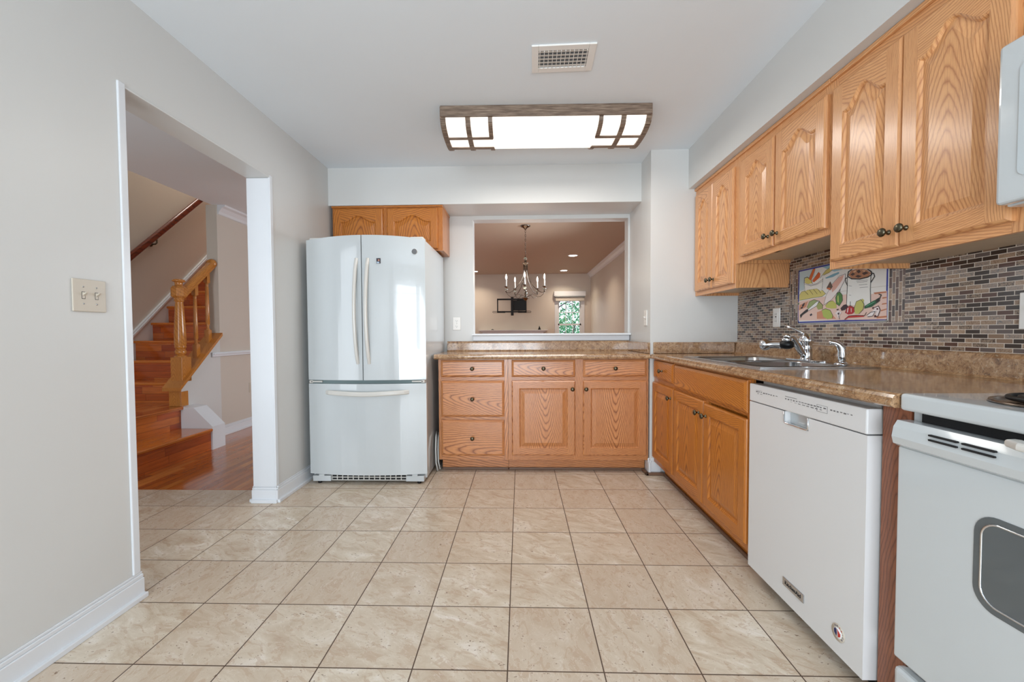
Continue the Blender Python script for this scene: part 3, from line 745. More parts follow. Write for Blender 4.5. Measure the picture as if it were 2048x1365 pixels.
# door slab with an open pocket
b.box(0, hx0, 0, .045, .062, .775, SATIN); b.box(hx1, PW, 0, .045, .062, .775, SATIN); b.box(hx0, hx1, 0, .045, .062, hz0, SATIN); b.box(hx0, hx1, .03, .045, hz0, .775, SATIN)
d = b.build('door', t)
b = MB(); b.tube([(hx0+.002, -.001, .775), (hx0+.002, -.001, hz0+.008), (hx0+.01, -.001, hz0+.002), (hx1-.01, -.001, hz0+.002), (hx1-.002, -.001, hz0+.008), (hx1-.002, -.001, .775)], .0028, CHROME, n=8)
b.box(hx0+.001, hx1-.001, .024, .029, hz0+.001, .775, ENAMEL); b.build('pocket_handle', d)
b = MB(); b.box(0, PW, -.002, .046, .778, .852, SATIN); o = b.build('control_panel', t, bevel=.004)
b = MB()
def marks(a, c, z, n, h=.003):
    for i in range(n):
        u = a+(c-a)*i/n; b.box(u, u+(c-a)/n*random.uniform(.4, .75), -.0026, -.0018, z+random.uniform(-.0015, .0015), z+h, GREYP)
marks(.05, .20, .822, 9); marks(.05, .12, .828, 1, .001); marks(.24, .45, .822, 14); marks(.27, .44, .815, 8, .002); marks(.24, .36, .832, 1, .001); marks(.465, .56, .822, 7); marks(.06, .1, .815, 2, .0015)
for z in (.808, .830): b.box(.405, .452, -.0026, -.0018, z, z+.0008, GREYP)
for x in (.405, .452): b.box(x, x+.0008, -.0026, -.0018, .808, .830, GREYP)
b.build('control_markings', o, kind='stuff')
b = MB(); b.box(.243, .357, -.004, 0, .123, .153, STEEL); o = b.build('name_plate', d, bevel=.001)
text('name_lettering', 'KitchenAid', .0195, (.3, -.0045, .138), (HP, 0, 0), BLACK, o, .0003)
u, z = .512, .134
b = MB(); b.lathe([(0, -.002), (.0255, -.002), (.0265, 0)], (u, 0, z), ALMOND, axis='y', n=30); o = b.build('round_sticker', d)
b = MB(); RED = plain('sticker red', S(196, 52, 44), .5); BLU = plain('sticker navy', S(34, 40, 92), .5); WHT = plain('sticker white', S(240, 240, 240), .5)
b.lathe([(0, -.0027), (.0165, -.0027), (.0165, -.002)], (u, 0, z), WHT, axis='y', n=24)
b.prism([(u-.013, z-.005), (u-.004, z-.012), (u-.002, z-.002), (u-.004, z+.010), (u-.010, z+.011), (u-.014, z+.004)], -.0033, -.0027, BLU, axis='y')
for k in range(3): b.prism([(u-.001+k*.005, z+.011-k*.003), (u+.002+k*.005, z+.010-k*.003), (u+.006+k*.003, z-.010+k*.002), (u+.003+k*.003, z-.012+k*.002)], -.0033, -.0027, RED, axis='y')
b.build('flag_emblem', o)
for k, ch in enumerate('AMERICA'):
    a = math.radians(118-k*25); text('sticker_letter', ch, .008, (u+.0208*math.cos(a), -.0028, z+.0208*math.sin(a)), (HP, 0, 0), [BLU, BLU, RED, RED, BLU, BLU, BLU][k], o, .0002).rotation_euler = (HP, -(a-HP), 0)
b = MB(); b.box(.01, PW-.01, .075, .085, .0, .09, BLACK); b.build('kick_plate', t)

# ------------------------------------------------------------------ stove
t = rthing('stove', 'white electric stove with coil burners and an oven window', 'stove', .985, 1.102)
SW = .76
b = MB(); b.box(.004, SW-.004, .035, .62, .03, .868, ENAMEL); b.box(.02, .74, .06, .5, 0, .04, BLACK); b.build('body', t)
b = MB(); b.box(0, SW, 0, .625, .868, .912, ENAMEL); b.build('cooktop', t, bevel=.008, seg=3)
b = MB(); b.box(.03, SW-.03, .03, .036, .842, .870, DARK); b.build('vent_gap', t)
d = MB(); d.box(0, SW, -.002, .034, .215, .775, ENAMEL); d = d.build('oven_door', t, bevel=.006, seg=3)
b = MB(); prof = [(-.002, .775), (-.014, .782), (-.018, .800), (-.014, .825), (-.004, .842), (.03, .842), (.03, .775)]
b.prism(prof, 0, SW, ENAMEL, axis='x'); o = b.build('door_top_band', d, bevel=.003)
for a, c in ((.098, .163), (.172, .237), (.523, .588), (.597, .662)):
    for z in (.8255, .8145):
        b = MB(); b.prism(rounded(a, c, z-.0022, z+.0022, .002, 3), -.020, -.0145 if z > .82 else -.0165, DARK, axis='y'); b.build('vent_slot', o)
b = MB(); P = [(.262, -.004, .850), (.275, -.03, .853), (.30, -.042, .853), (.46, -.042, .853), (.485, -.03, .853), (.498, -.004, .850)]
b.tube(P, 0, HANDLEW, prof=[(q[0], q[1]) for q in rounded(-.010, .010, -.008, .008, .006, 3)]); b.build('door_handle', d)
OVG = NT('dark oven glass').out(Base_Color=S(84, 92, 96), Roughness=.04, Coat_Weight=1.0)
b = MB(); P = rounded(.187, .573, .48, .685, .045, 8); b.prism(P, -.0032, .0, OVG, axis='y'); o = b.build('oven_window', d)
b = MB(); b.tube([(p[0], -.0035, p[1]) for p in rounded(.202, .558, .495, .67, .034, 8)], .0022, CHROME, n=6, closed=True); b.build('window_trim', o)
b = MB(); b.box(0, SW, -.002, .034, .035, .192, ENAMEL); b.build('storage_drawer', t, bevel=.012, seg=3)
b = MB(); b.box(0, SW, .56, .62, .905, 1.06, ENAMEL); b.build('backguard', t, bevel=.008)
DRIP = plain('drip pan', S(120, 108, 98), .2, 1.0)
for cx_, cy_, R in ((.20, .175, .098), (.56, .175, .078), (.20, .43, .078), (.56, .43, .098)):
    b = MB(); b.lathe([(R*1.2, .0), (R*1.18, .005), (R*1.10, .004), (R*1.02, -.004), (R*.3, -.012), (0, -.012)], (cx_, cy_, .913), DRIP, n=40); pan = b.build('drip_pan', t)
    b = MB(); P = []
    for i in range(150):
        k = i/149; a = k*2*PI*4.2; r = R*(.22+.76*k); P.append((cx_+r*math.cos(a), cy_+r*math.sin(a), .924))
    b.tube(P, .0056, BLACK, n=8); b.build('burner_coil', t)

# ------------------------------------------------------------------ microwave
t = rthing('microwave', 'white microwave oven hung above the stove', 'microwave', 1.235, 1.098)
b = MB(); b.box(0, .76, .0, .385, 1.385, 1.785, ENAMEL); b.box(.02, .74, .02, .36, 1.378, 1.386, BLACK); b.build('body', t, bevel=.004)
b = MB(); b.box(.0, .57, -.032, -.002, 1.388, 1.782, ENAMEL); d = b.build('door', t, bevel=.01, seg=3)
b = MB(); b.prism(rounded(.05, .50, 1.445, 1.715, .018, 5), -.0345, -.030, NT('pale glass door pane').out(Base_Color=S(200, 208, 212), Roughness=.05, Coat_Weight=.6), axis='y'); b.build('door_window', d)
b = MB(); b.tube([(.54, -.032, 1.44), (.54, -.06, 1.46), (.54, -.06, 1.70), (.54, -.032, 1.72)], .01, HANDLEW); b.build('handle', d)
b = MB(); b.box(.575, .76, -.03, -.002, 1.388, 1.782, SATIN); b.build('control_panel', t, bevel=.008)

# ------------------------------------------------------------------ wall plates
def outlet(label, loc, rz, m=PLATE, cat='outlet', w=.07, h=.115, kind='outlet'):
    t = thing('wall_outlet' if kind == 'outlet' else 'wall_plate' if kind == 'blank' else 'light_switch', label, cat, loc, rz)
    b = MB(); b.box(-w/2, w/2, -.006, 0, -h/2, h/2, m); b.build('cover_plate', t, bevel=.0025)
    if kind == 'outlet':
        for s in (1, -1):
            b = MB(); b.prism(rounded(-.017, .017, s*.0245-.014, s*.0245+.014, .009, 4), -.0075, -.005, m, axis='y')
            for dx in (-.0065, .0065): b.box(dx-.001, dx+.001, -.0082, -.0074, s*.0245-.001, s*.0245+.006, BLACK)
            b.box(-.002, .002, -.0082, -.0074, s*.0245-.010, s*.0245-.006, BLACK); b.build('socket', t)
        b = MB(); b.lathe([(0, -.0075), (.003, -.007), (.003, -.0055)], (0, 0, 0), STEEL, axis='y', n=10); b.build('screw', t)
    if kind == 'switch':
        for dx in ((-.023, .023) if w > .1 else (0,)):
            b = MB(); b.box(dx-.006, dx+.006, -.0066, -.0058, -.013, .013, BLACK); b.box(dx-.0048, dx+.0048, -.0068, -.0056, -.0115, .0115, m)
            b.prism([(-.006, -.002), (-.02, .007), (-.021, .011), (-.006, .009)], dx-.0038, dx+.0038, m, axis='x'); b.build('toggle', t, bevel=.0008)
            for z in (.03, -.03):
                b = MB(); b.lathe([(0, -.0075), (.003, -.007), (.003, -.0055)], (dx, 0, z), STEEL, axis='y', n=10); b.build('screw', t)
    if kind == 'gfci':
        b = MB(); b.box(-.017, .017, -.0085, -.005, -.034, .034, m)
        b.box(-.006, .006, -.0095, -.008, .002, .009, BLACK); b.box(-.006, .006, -.0095, -.008, -.009, -.002, SATIN)
        for s in (1, -1):
            for dx in (-.006, .006): b.box(dx-.001, dx+.001, -.0092, -.0084, s*.022-.003, s*.022+.004, BLACK)
        b.build('socket', t)
    return t
outlet('double toggle light switch on the left wall', (-1.5595, 1.46, 1.215), HP, ALMOND, 'switch', .116, .116, 'switch')
outlet('white outlet on the back wall between refrigerator and pass-through', (-.572, 3.7195, 1.155), 0)
outlet('slim white switch on the side wall right of the pass-through', (.9695, 3.235, 1.18), -HP, PLATE, 'switch', .07, .118, 'switch')
outlet('white outlet on the mosaic splash left of the painted panel', (1.6125, 2.655, 1.158), -HP, PLATE, 'outlet', .07, .118, 'gfci')
outlet('large white plate on the mosaic at the right edge of the picture', (1.6125, 1.325, 1.135), -HP, PLATE, 'plate', .12, .118, 'switch')
outlet('beige outlet low on the hall wall beyond the stairs', (-3.1495, 4.74, .45), HP, ALMOND)

# ------------------------------------------------------------------ painted tile panel
MURAL=[
('p',(188,208,214),[(0.0095,0.2926),(0.1399,0.2903),(0.1305,0.2486),(0.0671,0.2273),(0.0516,0.1844),(0.0122,0.1807)]),
('p',(120,170,190),[(0.2111,0.2313),(0.2673,0.2445),(0.3077,0.2489),(0.3079,0.2406),(0.2677,0.2292),(0.2208,0.2266)]),
('p',(150,190,205),[(0.1901,0.2917),(0.2568,0.2934),(0.3801,0.2596),(0.2762,0.255),(0.2195,0.2786)]),
('p',(228,196,184),[(0.005,0.1206),(0.2135,0.1338),(0.3582,0.1315),(0.3616,0.0793),(0.5035,0.0674),(0.5022,0.1189),(0.5433,0.1257),(0.5845,0.1262),(0.5867,0.0013),(0.0076,0.012)]),
('p',(205,140,110),[(0.0141,0.101),(0.0861,0.1186),(0.0705,0.0864),(0.009,0.071)]),
('p',(205,140,110),[(0.1559,0.0529),(0.1957,0.0616),(0.2726,0.0306),(0.2957,0.0129),(0.1568,0.0171)]),
('p',(190,120,85),[(0.5148,0.1253),(0.5812,0.1242),(0.5814,0.1184),(0.5222,0.1172)]),
('p',(190,120,85),[(0.5614,0.0991),(0.5835,0.1002),(0.5837,0.095),(0.5616,0.0932)]),
('p',(190,120,85),[(0.5621,0.0726),(0.5842,0.074),(0.5843,0.0688),(0.5588,0.0669)]),
('p',(190,120,85),[(0.5559,0.0435),(0.5848,0.0493),(0.585,0.0444),(0.556,0.0376)]),
('p',(190,120,85),[(0.532,0.0148),(0.5856,0.0173),(0.5858,0.0101),(0.5357,0.0072)]),
('p',(212,200,120),[(0.0127,0.158),(0.0294,0.1753),(0.0791,0.1817),(0.1527,0.1816),(0.1981,0.1665),(0.218,0.1473),(0.1939,0.1354),(0.1124,0.1331),(0.0134,0.1276)]),
('s',(28,24,24),[(0.0134,0.1276),(0.1124,0.1331),(0.1939,0.1354),(0.218,0.1473),(0.1931,0.1688),(0.1527,0.1816),(0.0791,0.1817),(0.0294,0.1753),(0.0127,0.158)],0.0014),
('s',(28,24,24),[(0.0573,0.1764),(0.0852,0.1554)],0.0018),
('s',(28,24,24),[(0.0953,0.1801),(0.1225,0.1522)],0.0018),
('s',(28,24,24),[(0.127,0.1799),(0.156,0.1528)],0.0018),
('s',(28,24,24),[(0.1579,0.1793),(0.1836,0.1538)],0.0018),
('p',(238,236,230),[(0.0505,0.2292),(0.1915,0.2337),(0.1994,0.2118),(0.1858,0.1642),(0.1527,0.1816),(0.0791,0.1817),(0.0601,0.1762)]),
('s',(60,60,90),[(0.0506,0.2255),(0.1053,0.2064),(0.1521,0.2084),(0.1966,0.2261)],0.0018),
('s',(60,60,90),[(0.0519,0.2179),(0.1055,0.201),(0.1522,0.2031),(0.1968,0.2173)],0.0014),
('s',(28,24,24),[(0.0505,0.2292),(0.0601,0.1762)],0.0014),
('s',(28,24,24),[(0.1964,0.2331),(0.1929,0.1775)],0.0014),
('p',(215,205,120),[(0.0556,0.2472),(0.0774,0.2518),(0.1101,0.2295),(0.1157,0.2143),(0.0837,0.2143),(0.059,0.2227)]),
('s',(28,24,24),[(0.0507,0.2236),(0.0528,0.2512),(0.0774,0.2537),(0.1073,0.2335),(0.1184,0.2122)],0.0027),
('p',(215,105,50),[(0.0884,0.2431),(0.1191,0.2898),(0.1398,0.2939),(0.1349,0.2803),(0.11,0.2331),(0.0967,0.2348)]),
('s',(28,24,24),[(0.0884,0.2431),(0.1191,0.2898),(0.1398,0.2939)],0.0014),
('p',(215,95,45),[(0.1155,0.2252),(0.1658,0.2688),(0.1771,0.2584),(0.174,0.2395),(0.1313,0.218)]),
('s',(28,24,24),[(0.1154,0.2289),(0.1658,0.2695)],0.0014),
('p',(205,190,110),[(0.1766,0.2356),(0.215,0.2689),(0.2571,0.2832),(0.2598,0.2658),(0.2392,0.2534),(0.1912,0.2478)]),
('s',(28,24,24),[(0.1766,0.2356),(0.215,0.2689),(0.2571,0.2839)],0.0014),
('s',(28,24,24),[(0.201,0.2465),(0.2484,0.259),(0.2667,0.2682)],0.0014),
('p',(235,225,222),[(0.2073,0.0889),(0.2229,0.1399),(0.2685,0.197),(0.3126,0.2284),(0.3493,0.2333),(0.3479,0.2042),(0.3144,0.1586),(0.2613,0.1128)]),
('s',(28,24,24),[(0.2073,0.0889),(0.2229,0.1399),(0.2685,0.197),(0.3126,0.2284),(0.3493,0.2333),(0.3479,0.2042),(0.3144,0.1586),(0.2613,0.1128),(0.2073,0.0889)],0.0014),
('p',(220,170,155),[(0.2549,0.1849),(0.3084,0.2223),(0.3409,0.2296),(0.3307,0.2063),(0.2919,0.1675),(0.265,0.1499)]),
('p',(90,70,60),[(0.2244,0.1778),(0.2496,0.2087),(0.268,0.1801),(0.2508,0.1614)]),
('p',(205,110,60),[(0.2221,0.1746),(0.2434,0.1776),(0.2552,0.1712),(0.2484,0.1634)]),
('p',(236,236,232),[(0.3645,0.2184),(0.5,0.2069),(0.5015,0.0735),(0.4561,0.0889),(0.4132,0.0729),(0.3616,0.0793)]),
('p',(176,120,84),[(0.3664,0.2246),(0.3846,0.2446),(0.4287,0.2476),(0.4752,0.2346),(0.4998,0.216),(0.4872,0.2025),(0.4378,0.1995),(0.3896,0.2071)]),
('p',(70,44,36),[(0.3809,0.2258),(0.3971,0.2332),(0.4094,0.2236),(0.3934,0.2178)]),
('p',(70,44,36),[(0.4171,0.2367),(0.4328,0.2423),(0.4428,0.23),(0.4293,0.2241)]),
('p',(70,44,36),[(0.4488,0.2229),(0.4716,0.2275),(0.4868,0.2177),(0.4606,0.2121)]),
('p',(70,44,36),[(0.4097,0.2125),(0.4255,0.2183),(0.4492,0.2089),(0.4298,0.2036)]),
('p',(226,180,140),[(0.397,0.238),(0.413,0.2421),(0.4172,0.2352),(0.4012,0.2311)]),
('p',(226,180,140),[(0.4485,0.2354),(0.4715,0.2321),(0.464,0.227)]),
('s',(28,24,24),[(0.3644,0.2216),(0.3681,0.2405),(0.3966,0.2524),(0.4364,0.2518),(0.475,0.2408),(0.5015,0.2218),(0.5036,0.2079),(0.4835,0.1999),(0.4378,0.1964),(0.3897,0.2039),(0.3645,0.2184)],0.0045),
('s',(28,24,24),[(0.3635,0.225),(0.3629,0.1473),(0.3608,0.0793)],0.0027),
('s',(28,24,24),[(0.5,0.2069),(0.498,0.1405),(0.5014,0.0796)],0.0027),
('s',(28,24,24),[(0.3625,0.2121),(0.3499,0.2105),(0.3524,0.1939),(0.3647,0.173)],0.0036),
('s',(28,24,24),[(0.5034,0.2155),(0.5144,0.2125),(0.5202,0.1982),(0.5008,0.1735)],0.0036),
('s',(120,120,125),[(0.4183,0.1893),(0.4839,0.1861)],0.0014),
('s',(120,120,125),[(0.4224,0.1826),(0.4803,0.1799)],0.0014),
('s',(120,120,125),[(0.4346,0.1687),(0.4806,0.1667)],0.0014),
('s',(120,120,125),[(0.4389,0.1557),(0.4847,0.154)],0.0014),
('s',(120,120,125),[(0.374,0.1721),(0.3906,0.1687)],0.0014),
('s',(120,120,125),[(0.3751,0.1268),(0.3876,0.1242)],0.0014),
('p',(78,128,60),[(0.2886,0.1208),(0.3014,0.1448),(0.3169,0.1467),(0.3325,0.1305),(0.3354,0.1039),(0.3142,0.0773),(0.2938,0.0902)]),
('p',(190,205,110),[(0.3019,0.1264),(0.3084,0.1326),(0.3107,0.0924),(0.3025,0.0997)]),
('s',(28,24,24),[(0.2886,0.1208),(0.3014,0.1448),(0.3169,0.1467),(0.3325,0.1305),(0.3354,0.1039),(0.3142,0.0773),(0.2938,0.0902),(0.2886,0.1208)],0.0018),
('s',(28,24,24),[(0.3125,0.1455),(0.3187,0.1598)],0.0022),
('p',(190,190,95),[(0.2195,0.0847),(0.2428,0.1039),(0.2707,0.107),(0.2938,0.0902),(0.2967,0.0666),(0.2624,0.0668),(0.2246,0.074)]),
('s',(28,24,24),[(0.2195,0.0847),(0.2428,0.1039),(0.2707,0.107)],0.0014),
('p',(170,185,90),[(0.1933,0.0617),(0.2199,0.0691),(0.2533,0.0587),(0.2726,0.0306),(0.2683,0.0172),(0.2356,0.013),(0.2064,0.0261)]),
('s',(28,24,24),[(0.1933,0.0617),(0.2199,0.0691),(0.2533,0.0587),(0.2726,0.0306),(0.2683,0.0172)],0.0018),
('p',(160,165,100),[(0.1499,0.089),(0.1747,0.1087),(0.2,0.0894),(0.198,0.0685),(0.1657,0.0667)]),
('s',(28,24,24),[(0.1499,0.089),(0.1747,0.1087),(0.2,0.0894),(0.198,0.0685)],0.0022),
('p',(150,165,110),[(0.0787,0.0859),(0.0969,0.1142),(0.1336,0.1224),(0.1671,0.1128),(0.1448,0.0893),(0.0926,0.0704)]),
('s',(28,24,24),[(0.0788,0.0822),(0.0969,0.1142),(0.1336,0.1231),(0.1696,0.1126)],0.0018),
('p',(235,236,238),[(0.0872,0.0726),(0.1545,0.1101),(0.1746,0.114),(0.155,0.0886),(0.0928,0.0649)]),
('s',(28,24,24),[(0.0872,0.0726),(0.1545,0.1101),(0.1746,0.114),(0.155,0.0886),(0.0928,0.0649)],0.0014),
('p',(30,28,30),[(0.0212,0.0439),(0.0709,0.0716),(0.0898,0.0761),(0.0874,0.0615),(0.0438,0.043),(0.0273,0.0247)]),
('p',(40,36,60),[(0.1014,0.0407),(0.1145,0.0493),(0.1225,0.0417),(0.1096,0.0331)]),
('p',(40,36,50),[(0.0369,0.0996),(0.0589,0.1131),(0.0564,0.0984),(0.0428,0.088)]),
('p',(40,36,50),[(0.0259,0.0852),(0.0427,0.0918),(0.0429,0.0805),(0.0289,0.0794)]),
('p',(48,28,40),[(0.3233,0.0651),(0.3424,0.0805),(0.3594,0.0827),(0.3745,0.0688),(0.3516,0.0554),(0.3302,0.0515)]),
('p',(178,28,36),[(0.3541,0.0406),(0.3641,0.0661),(0.3847,0.0746),(0.4074,0.0637),(0.4131,0.0443),(0.398,0.0339),(0.3733,0.0316)]),
('p',(235,225,225),[(0.3683,0.0627),(0.3745,0.0655),(0.3709,0.0431),(0.3647,0.0401)]),
('p',(235,205,205),[(0.3883,0.0616),(0.3932,0.0613),(0.3937,0.042),(0.3896,0.0422)]),
('s',(28,24,24),[(0.3848,0.0714),(0.3842,0.0939)],0.0022),
('s',(28,24,24),[(0.3541,0.0406),(0.3641,0.0661),(0.3847,0.0746),(0.4074,0.0637),(0.4131,0.0443)],0.0018),
('p',(192,190,104),[(0.4095,0.0604),(0.4208,0.0914),(0.4481,0.0988),(0.4659,0.0758),(0.4608,0.0514),(0.4381,0.0322),(0.4142,0.0332)]),
('p',(192,190,104),[(0.4482,0.0957),(0.4557,0.1028),(0.4666,0.0943),(0.462,0.0823)]),
('s',(28,24,24),[(0.4095,0.0604),(0.4208,0.0914),(0.4481,0.0988),(0.4659,0.0758),(0.4608,0.0514),(0.4381,0.0322)],0.0018),
('p',(28,92,62),[(0.4681,0.0664),(0.5158,0.0877),(0.5406,0.0948),(0.541,0.0799),(0.5092,0.061),(0.4684,0.0547)]),
('p',(34,44,40),[(0.53,0.0926),(0.5475,0.1002),(0.5514,0.0851),(0.534,0.0744)]),
('s',(34,44,40),[(0.5477,0.0913),(0.5576,0.1111),(0.5453,0.1152)],0.0036),
('s',(110,190,150),[(0.4794,0.0658),(0.5231,0.0826)],0.0018),
('p',(236,228,228),[(0.4824,0.0227),(0.5061,0.0369),(0.531,0.0537),(0.5315,0.0358),(0.5139,0.0185),(0.4919,0.0162)]),
('s',(28,24,24),[(0.4824,0.0227),(0.5061,0.0369),(0.5278,0.0389),(0.5139,0.0185),(0.4882,0.0163)],0.0022),
('p',(238,226,226),[(0.5165,0.0575),(0.5449,0.0619),(0.5525,0.0407),(0.5391,0.0146),(0.5248,0.0151),(0.5349,0.0386)]),
('s',(60,30,36),[(0.5202,0.0558),(0.5449,0.0625),(0.5535,0.0436),(0.5426,0.0174),(0.5249,0.0136)],0.0027),
('p',(80,34,40),[(0.5111,0.0578),(0.5201,0.0603),(0.5203,0.0513),(0.5131,0.0502)]),
('p',(80,34,40),[(0.5346,0.0535),(0.5434,0.053),(0.5436,0.0456),(0.5348,0.0461)]),
('p',(80,34,40),[(0.5229,0.0212),(0.5335,0.0237),(0.5356,0.0132),(0.5249,0.0121)]),
('p',(232,222,222),[(0.286,0.0402),(0.3081,0.056),(0.3303,0.0449),(0.3176,0.0289),(0.318,0.0123),(0.3045,0.0227),(0.2996,0.0363)]),
('p',(60,36,50),[(0.2946,0.06),(0.3123,0.0641),(0.3081,0.0543)]),
('p',(60,36,50),[(0.304,0.0411),(0.3172,0.0455),(0.3175,0.0339),(0.3087,0.0326)]),
('s',(60,36,50),[(0.3132,0.0291),(0.3181,0.0106)],0.0027),
('p',(190,40,36),[(0.3507,0.008),(0.3777,0.0234),(0.4225,0.0243),(0.4692,0.0226),(0.4655,0.0171),(0.4106,0.0158),(0.3737,0.0155),(0.355,0.0063)]),
('s',(60,26,26),[(0.3507,0.008),(0.3776,0.025),(0.4224,0.0256),(0.4711,0.0225),(0.4802,0.0366)],0.0022),
('p',(60,110,70),[(0.0051,0.113),(0.0138,0.1143),(0.014,0.1048),(0.0054,0.1035)])]

pt = thing('painted_tile_panel', 'painted tile panel of pot, bread and vegetables on the mosaic wall', 'tile panel', (1.613, 2.455, 1.118), -HP)
b = MB(); GL = {}
def gl(c):
    if c not in GL: GL[c] = NT('glaze %d %d %d' % c).out(Base_Color=S(*c), Roughness=.4)
    return GL[c]
MW, MH = .59, .306
TW = MW/4; TH = MH/2
for i in range(4):
    for j in range(2): b.box(i*TW+.001, (i+1)*TW-.001, -.0045, 0, j*TH+.001, (j+1)*TH-.001, gl((232, 230, 226)))
b.box(0, MW, -.0035, 0, 0, MH, gl((200, 194, 186)))
b.build('tiles', pt)
b = MB(); BL = (28, 48, 150); e = .0095
b.box(.002, MW-.002, -.0050, -.004, .002, e, gl(BL)); b.box(.002, MW-.002, -.0050, -.004, MH-e, MH-.002, gl(BL))
b.box(.002, e, -.0050, -.004, .002, MH-.002, gl(BL)); b.box(MW-e, MW-.002, -.0050, -.004, .002, MH-.002, gl(BL)); b.build('blue_border', pt)
b = MB(); dep = -.0050
for q in MURAL:
    dep -= .00002
    if q[0] == 'p':
        pts = [(x, dep, z+.004) for x, z in q[2]]; b.face(pts, gl(q[1]))
    else:
        w_ = max(q[3], .0012)*.62; dd = dep
        for (x0, z0), (x1, z1) in zip(q[2], q[2][1:]):
            L_ = math.hypot(x1-x0, z1-z0) or 1; nx, nz = -(z1-z0)/L_*w_, (x1-x0)/L_*w_; ex, ez = (x1-x0)/L_*w_*.5, (z1-z0)/L_*w_*.5
            b.face([(x0-ex+nx, dd, z0-ez+nz+.004), (x0-ex-nx, dd, z0-ez-nz+.004), (x1+ex-nx, dd, z1+ez-nz+.004), (x1+ex+nx, dd, z1+ez+nz+.004)], gl(q[1]))
b.build('painting', pt)

# ------------------------------------------------------------------ ceiling light and vent
t = thing('ceiling_light', 'long ceiling light with a curved glowing cover and grey wood bars', 'ceiling light', (.153, 2.70, CZ), .012)
LW, LD, LZ = .625, .205, .118
def arc(v): # v -1..1 across the depth, height below ceiling
    return -.055-(LZ-.055)*math.sqrt(max(0, 1-(abs(v))**2.4))
N = 22
rings = []
for i in range(N+1):
    v = -1+2*i/N; rings.append([(-LW+.02, v*(LD-.012), arc(v)), (LW-.02, v*(LD-.012), arc(v))])
b = MB()
for A, B in zip(rings, rings[1:]): b.face([A[0], A[1], B[1], B[0]], DIFF, smooth=True)
for s in (0, 1):
    pts = [r[s] for r in rings]+[(rings[-1][s][0], LD-.012, -.004), (rings[0][s][0], -LD+.012, -.004)]
    b.face(pts if s else pts[::-1], DIFF)
b.build('diffuser', t)
b = MB()
for s in (-1, 1): b.box(-LW, LW, s*LD-.01, s*LD+.01, -.062, 0, WEATH, 'x')
b.build('side_rail', t, bevel=.003)
def strip(u0, u1, v0, v1, lift=.004, th=.006):
    n = 14; P = []
    for i in range(n+1):
        v = v0+(v1-v0)*i/n; z = arc(v)-lift; y = v*(LD-.008); P.append(((u0, y, z), (u1, y, z), (u1, y, z-th), (u0, y, z-th)))
    b.loft([list(p) for p in P], WEATH, smooth=False)
for s in (-1, 1):
    b = MB(); strip(s*LW, s*(LW-.028), -1, 1, .0, .010)
    pts = [(v/10*(LD-.004), arc(v/10)-.005) for v in range(-10, 11)]+[(LD-.004, 0), (-LD+.004, 0)]
    b.prism(pts, s*LW-.004, s*LW+.004, WEATH, axis='x'); b.build('end_bar', t)
    b = MB(); strip(s*(LW-.146), s*(LW-.176), -1, 1); b.build('cross_bar', t)
    for w0, w1 in ((-1, -.30), (.42, 1)):
        b = MB(); strip(s*(LW-.282), s*(LW-.308), w0, w1); b.build('short_bar', t)
    for v in (-.30, .42):
        b = MB(); u0, u1 = sorted((s*(LW-.01), s*(LW-.305))); z = arc(v)-.005
        b.box(u0, u1, v*(LD-.008)-.012, v*(LD-.008)+.012, z-.005, z+.001, WEATH, 'x'); b.build('long_bar', t)
area('fixture_glow', (.153, 2.70, CZ-.135), (0, 0, -1), 1.1, .32, 13, (1, .96, .9))
t = thing('ceiling_vent', 'small white ceiling vent grille in front of the light', 'vent', (.213, 2.075, CZ), -.03)
b = MB()
for x0, x1, y0, y1 in ((-.152, -.118, -.1, .1), (.118, .152, -.1, .1), (-.118, .118, -.1, -.065), (-.118, .118, .065, .1)): b.box(x0, x1, y0, y1, -.008, .0, PLATE)
b.build('frame', t, bevel=.002)
b = MB(); b.box(-.118, .118, -.065, .065, -.001, .0, plain('grey duct', S(120, 122, 124), .6)); b.build('duct', t)
for k in range(12):
    x = -.112+.224*k/11; b = MB(); b.box(x-.0015, x+.0015, -.065, .065, -.012, -.006, PLATE); b.build('blade', t)
for k in range(5):
    y = -.052+.104*k/4; b = MB(); b.prism([(y-.010, -.0065), (y-.008, -.0065), (y+.010, -.0015), (y+.008, -.0015)], -.118, .118, PLATE, axis='x'); b.build('rear_blade', t)

# ------------------------------------------------------------------ staircase
R_, T_ = .2009, .2184
t = thing('staircase', 'red brown wooden staircase climbing from the hall', 'staircase', (0, 0, 0))
def tread(x0, x1, y0, y1, z):
    b = MB(); b.box(x0, x1, y0, y1, z-.028, z, TREAD, 'x' if x1-x0 > .35 else 'y', u0=0); b.build('tread', t, bevel=.010, seg=3)
def riser(x0, x1, y0, y1, z0, z1, g):
    b = MB(); b.box(x0, x1, y0, y1, z0, z1, WOODS, g, u0=0); b.build('riser', t)
riser(-3.17, -2.87, 2.75, 3.735, 0, R_-.028, 'y'); tread(-3.18, -2.845, 2.735, 3.735, R_)
riser(-4.195, -3.15, 2.75, 3.96, 0, 2*R_-.028, 'y')
b = MB(); b.box(-4.195, -3.125, 2.735, 3.752, 2*R_-.028, 2*R_, WOODF, 'y', u0=0); b.box(-4.195, -3.268, 3.752, 3.97, 2*R_-.028, 2*R_, WOODF, 'y', u0=0); b.build('landing', t, bevel=.008, seg=3)
for n in range(3, 17):
    y = 3.96+(n-3)*T_; z = n*R_
    riser(-4.195, -3.27, y, y+.02, z-R_, z-.028, 'x'); tread(-4.195, -3.27, y-.026, y+T_+.005, z)
tagit(t)
